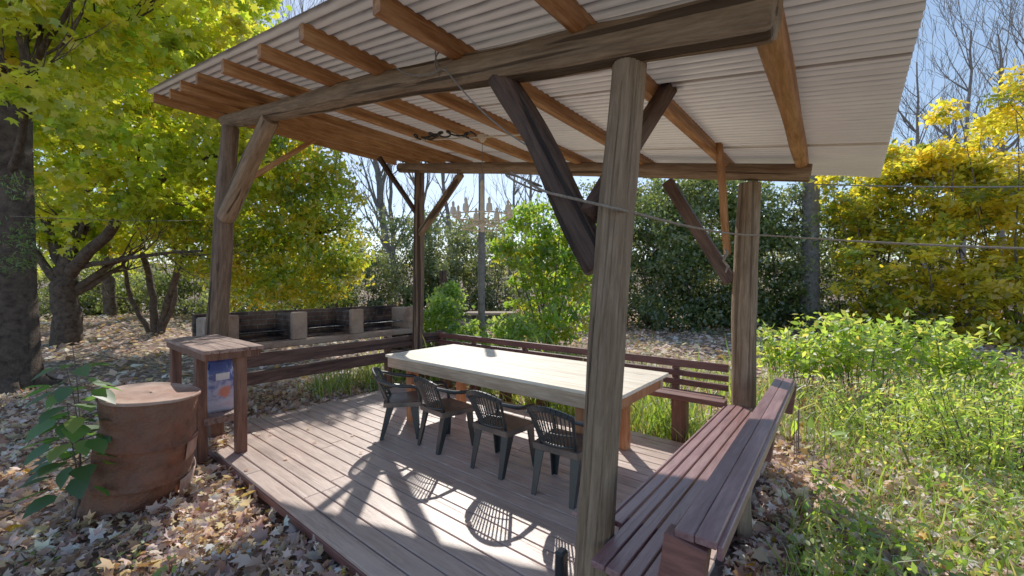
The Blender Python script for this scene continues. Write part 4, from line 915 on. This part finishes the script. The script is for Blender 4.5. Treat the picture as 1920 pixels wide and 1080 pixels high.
# broad upright leaves near bench
x, y = site(1500, 4.3); t = thing('broad_leaf_plant', 'plant with a few broad bright leaves beside the bench end', 'plant', (x, y, GZ)); mb = MB(); pos = []
for k in range(9):
    a = random.uniform(0, 6.28); d = random.uniform(0, .35); px_ = Vector((x + d * math.cos(a), y + d * math.sin(a), GZ + random.uniform(.25, .62))); mb.tube([(px_.x, px_.y, GZ), px_], .004, 4); pos.append(tuple(px_))
mb.build('stem', M_twig, t); scatter('foliage', OVAL, np.array(pos), rotations(9, 1.0), .17 * rng.uniform(.6, 1.2, 9), palette(9, [(.30, .50, .05), (.38, .55, .07)]), M_leaf, t)
# big leaved plant at the drum
x, y = site(128, 3.0); t = thing('big_leaf_weed', 'upright weed with large green leaves in front of the rusty drum', 'plant', (x, y, GZ)); mb = MB(); pos = []; Rr = []; sz = []; rr = random.Random(4)
for s in range(3):
    tx, ty = x + rr.gauss(0, .04), y + rr.gauss(0, .04); h = (1.36, 1.2, .95)[s]; q = limb_path((x + rr.gauss(0, .03), y + rr.gauss(0, .03), GZ), (tx, ty, GZ + h), .05, 8, s); mb.tube(q, [.009 - .0008 * i for i in range(9)], 5)
    for k in range(26):
        u = .38 + .62 * (k / 25); i = min(7, int(u * 8)); c = q[i]; a = k * 2.4 + s; el = .10 + .10 * (1 - u)
        e = c + Vector((math.cos(a) * el, math.sin(a) * el, .03)); mb.tube([c, e], .0025, 4); pos.append(tuple(e))
        z = Matrix.Rotation(a - math.pi / 2, 3, 'Z') @ Matrix.Rotation(-.35 + rr.gauss(0, .2), 3, 'X') @ Matrix.Rotation(rr.gauss(0, .25), 3, 'Y'); Rr.append(np.array(z)); sz.append((.10 + .055 * math.sin(u * 3)) * rr.uniform(.8, 1.25))
mb.build('stem', M_twig, t); n = len(pos)
BIG = (np.array([(0, 0, 0), (.22, .04, .03), (.40, .30, .02), (.30, .62, .0), (0, 1.05, -.12), (-.30, .62, .0), (-.40, .30, .02), (-.22, .04, .03), (0, .45, -.03)]), [(8, 0, 1, 2), (8, 2, 3, 4), (8, 4, 5, 6), (8, 6, 7, 0)])
scatter('foliage', BIG, np.array(pos), np.array(Rr), np.array(sz), palette(n, [(.07, .17, .05), (.10, .22, .06), (.22, .36, .05)], [4, 4, 1], .15), M_leaf, t)
for i, (px, f, lab) in enumerate([(75, 2.6, 'small weed among leaves at the lower left edge'), (170, 2.2, 'tiny seedling in the leaves left of the drum foot'), (318, 2.45, 'small green weed in front of the drum foot'), (235, 2.6, 'pale weed clinging to the base of the drum')]):
    plant('small_weed', lab, 'weed', px, f, .07, .16, 5, 5, .05, [(.16, .26, .07), (.24, .33, .12)], OVAL, 'small weeds round the drum', 130 + i)
# far wood
P, ci, nc = blob_points([pb(px, 480, 38, 130, 70, 4) for px in range(-300, 2300, 110)], 60000, .9, .3, 40)
P = P[P[:, 2] > GZ]; n = len(P)
tag(scatter('distant_woods', KITE, P, rotations(n, .9), .34 * rng.uniform(.6, 1.3, n), palette(n, [(.12, .14, .07), (.18, .18, .09), (.24, .22, .12), (.09, .11, .06)], None, .25), M_leaf), 'hazy mass of distant trees closing off the view', 'woods', kind='stuff')

# ================================================================ LIGHT, SKY, CAMERA
sd = Vector((-.86, .86, 1.0)).normalized(); el = math.asin(sd.z); az = math.atan2(-sd.x, sd.y)
L = bpy.data.lights.new('sun', 'SUN'); L.energy = 5.0; L.angle = math.radians(.5); L.color = (1.0, .95, .86)
lo = bpy.data.objects.new('sun', L); COL.objects.link(lo); lo.rotation_euler = (-sd).to_track_quat('-Z', 'Y').to_euler()
W = bpy.data.worlds.new('World'); S.world = W; W.use_nodes = True; nt = W.node_tree; nt.nodes.clear()
sk = nt.nodes.new('ShaderNodeTexSky'); sk.sky_type = 'NISHITA'; sk.sun_disc = False; sk.sun_elevation = el; sk.sun_rotation = -az
sk.air_density = 1.0; sk.dust_density = .4; sk.ozone_density = 2.5
bg = nt.nodes.new('ShaderNodeBackground'); bg.inputs['Strength'].default_value = .15; wo = nt.nodes.new('ShaderNodeOutputWorld')
nt.links.new(sk.outputs[0], bg.inputs[0]); nt.links.new(bg.outputs[0], wo.inputs[0])
cam = bpy.data.cameras.new('camera'); cam.lens = F / 1920 * 36; cam.sensor_width = 36; cam.clip_start = .05; cam.clip_end = 2000
co = bpy.data.objects.new('camera', cam); COL.objects.link(co); co.location = (0, 0, CZ); co.rotation_euler = (math.radians(89.5), 0, YAW); S.camera = co
S.view_settings.view_transform = 'Standard'; S.view_settings.look = 'None'; S.view_settings.exposure = 0; S.view_settings.gamma = 1.33
c = S.cycles; c.max_bounces = 6; c.diffuse_bounces = 4; c.glossy_bounces = 2; c.transmission_bounces = 4; c.transparent_max_bounces = 4
c.use_denoising = True; c.caustics_reflective = False; c.caustics_refractive = False; c.sample_clamp_indirect = 6
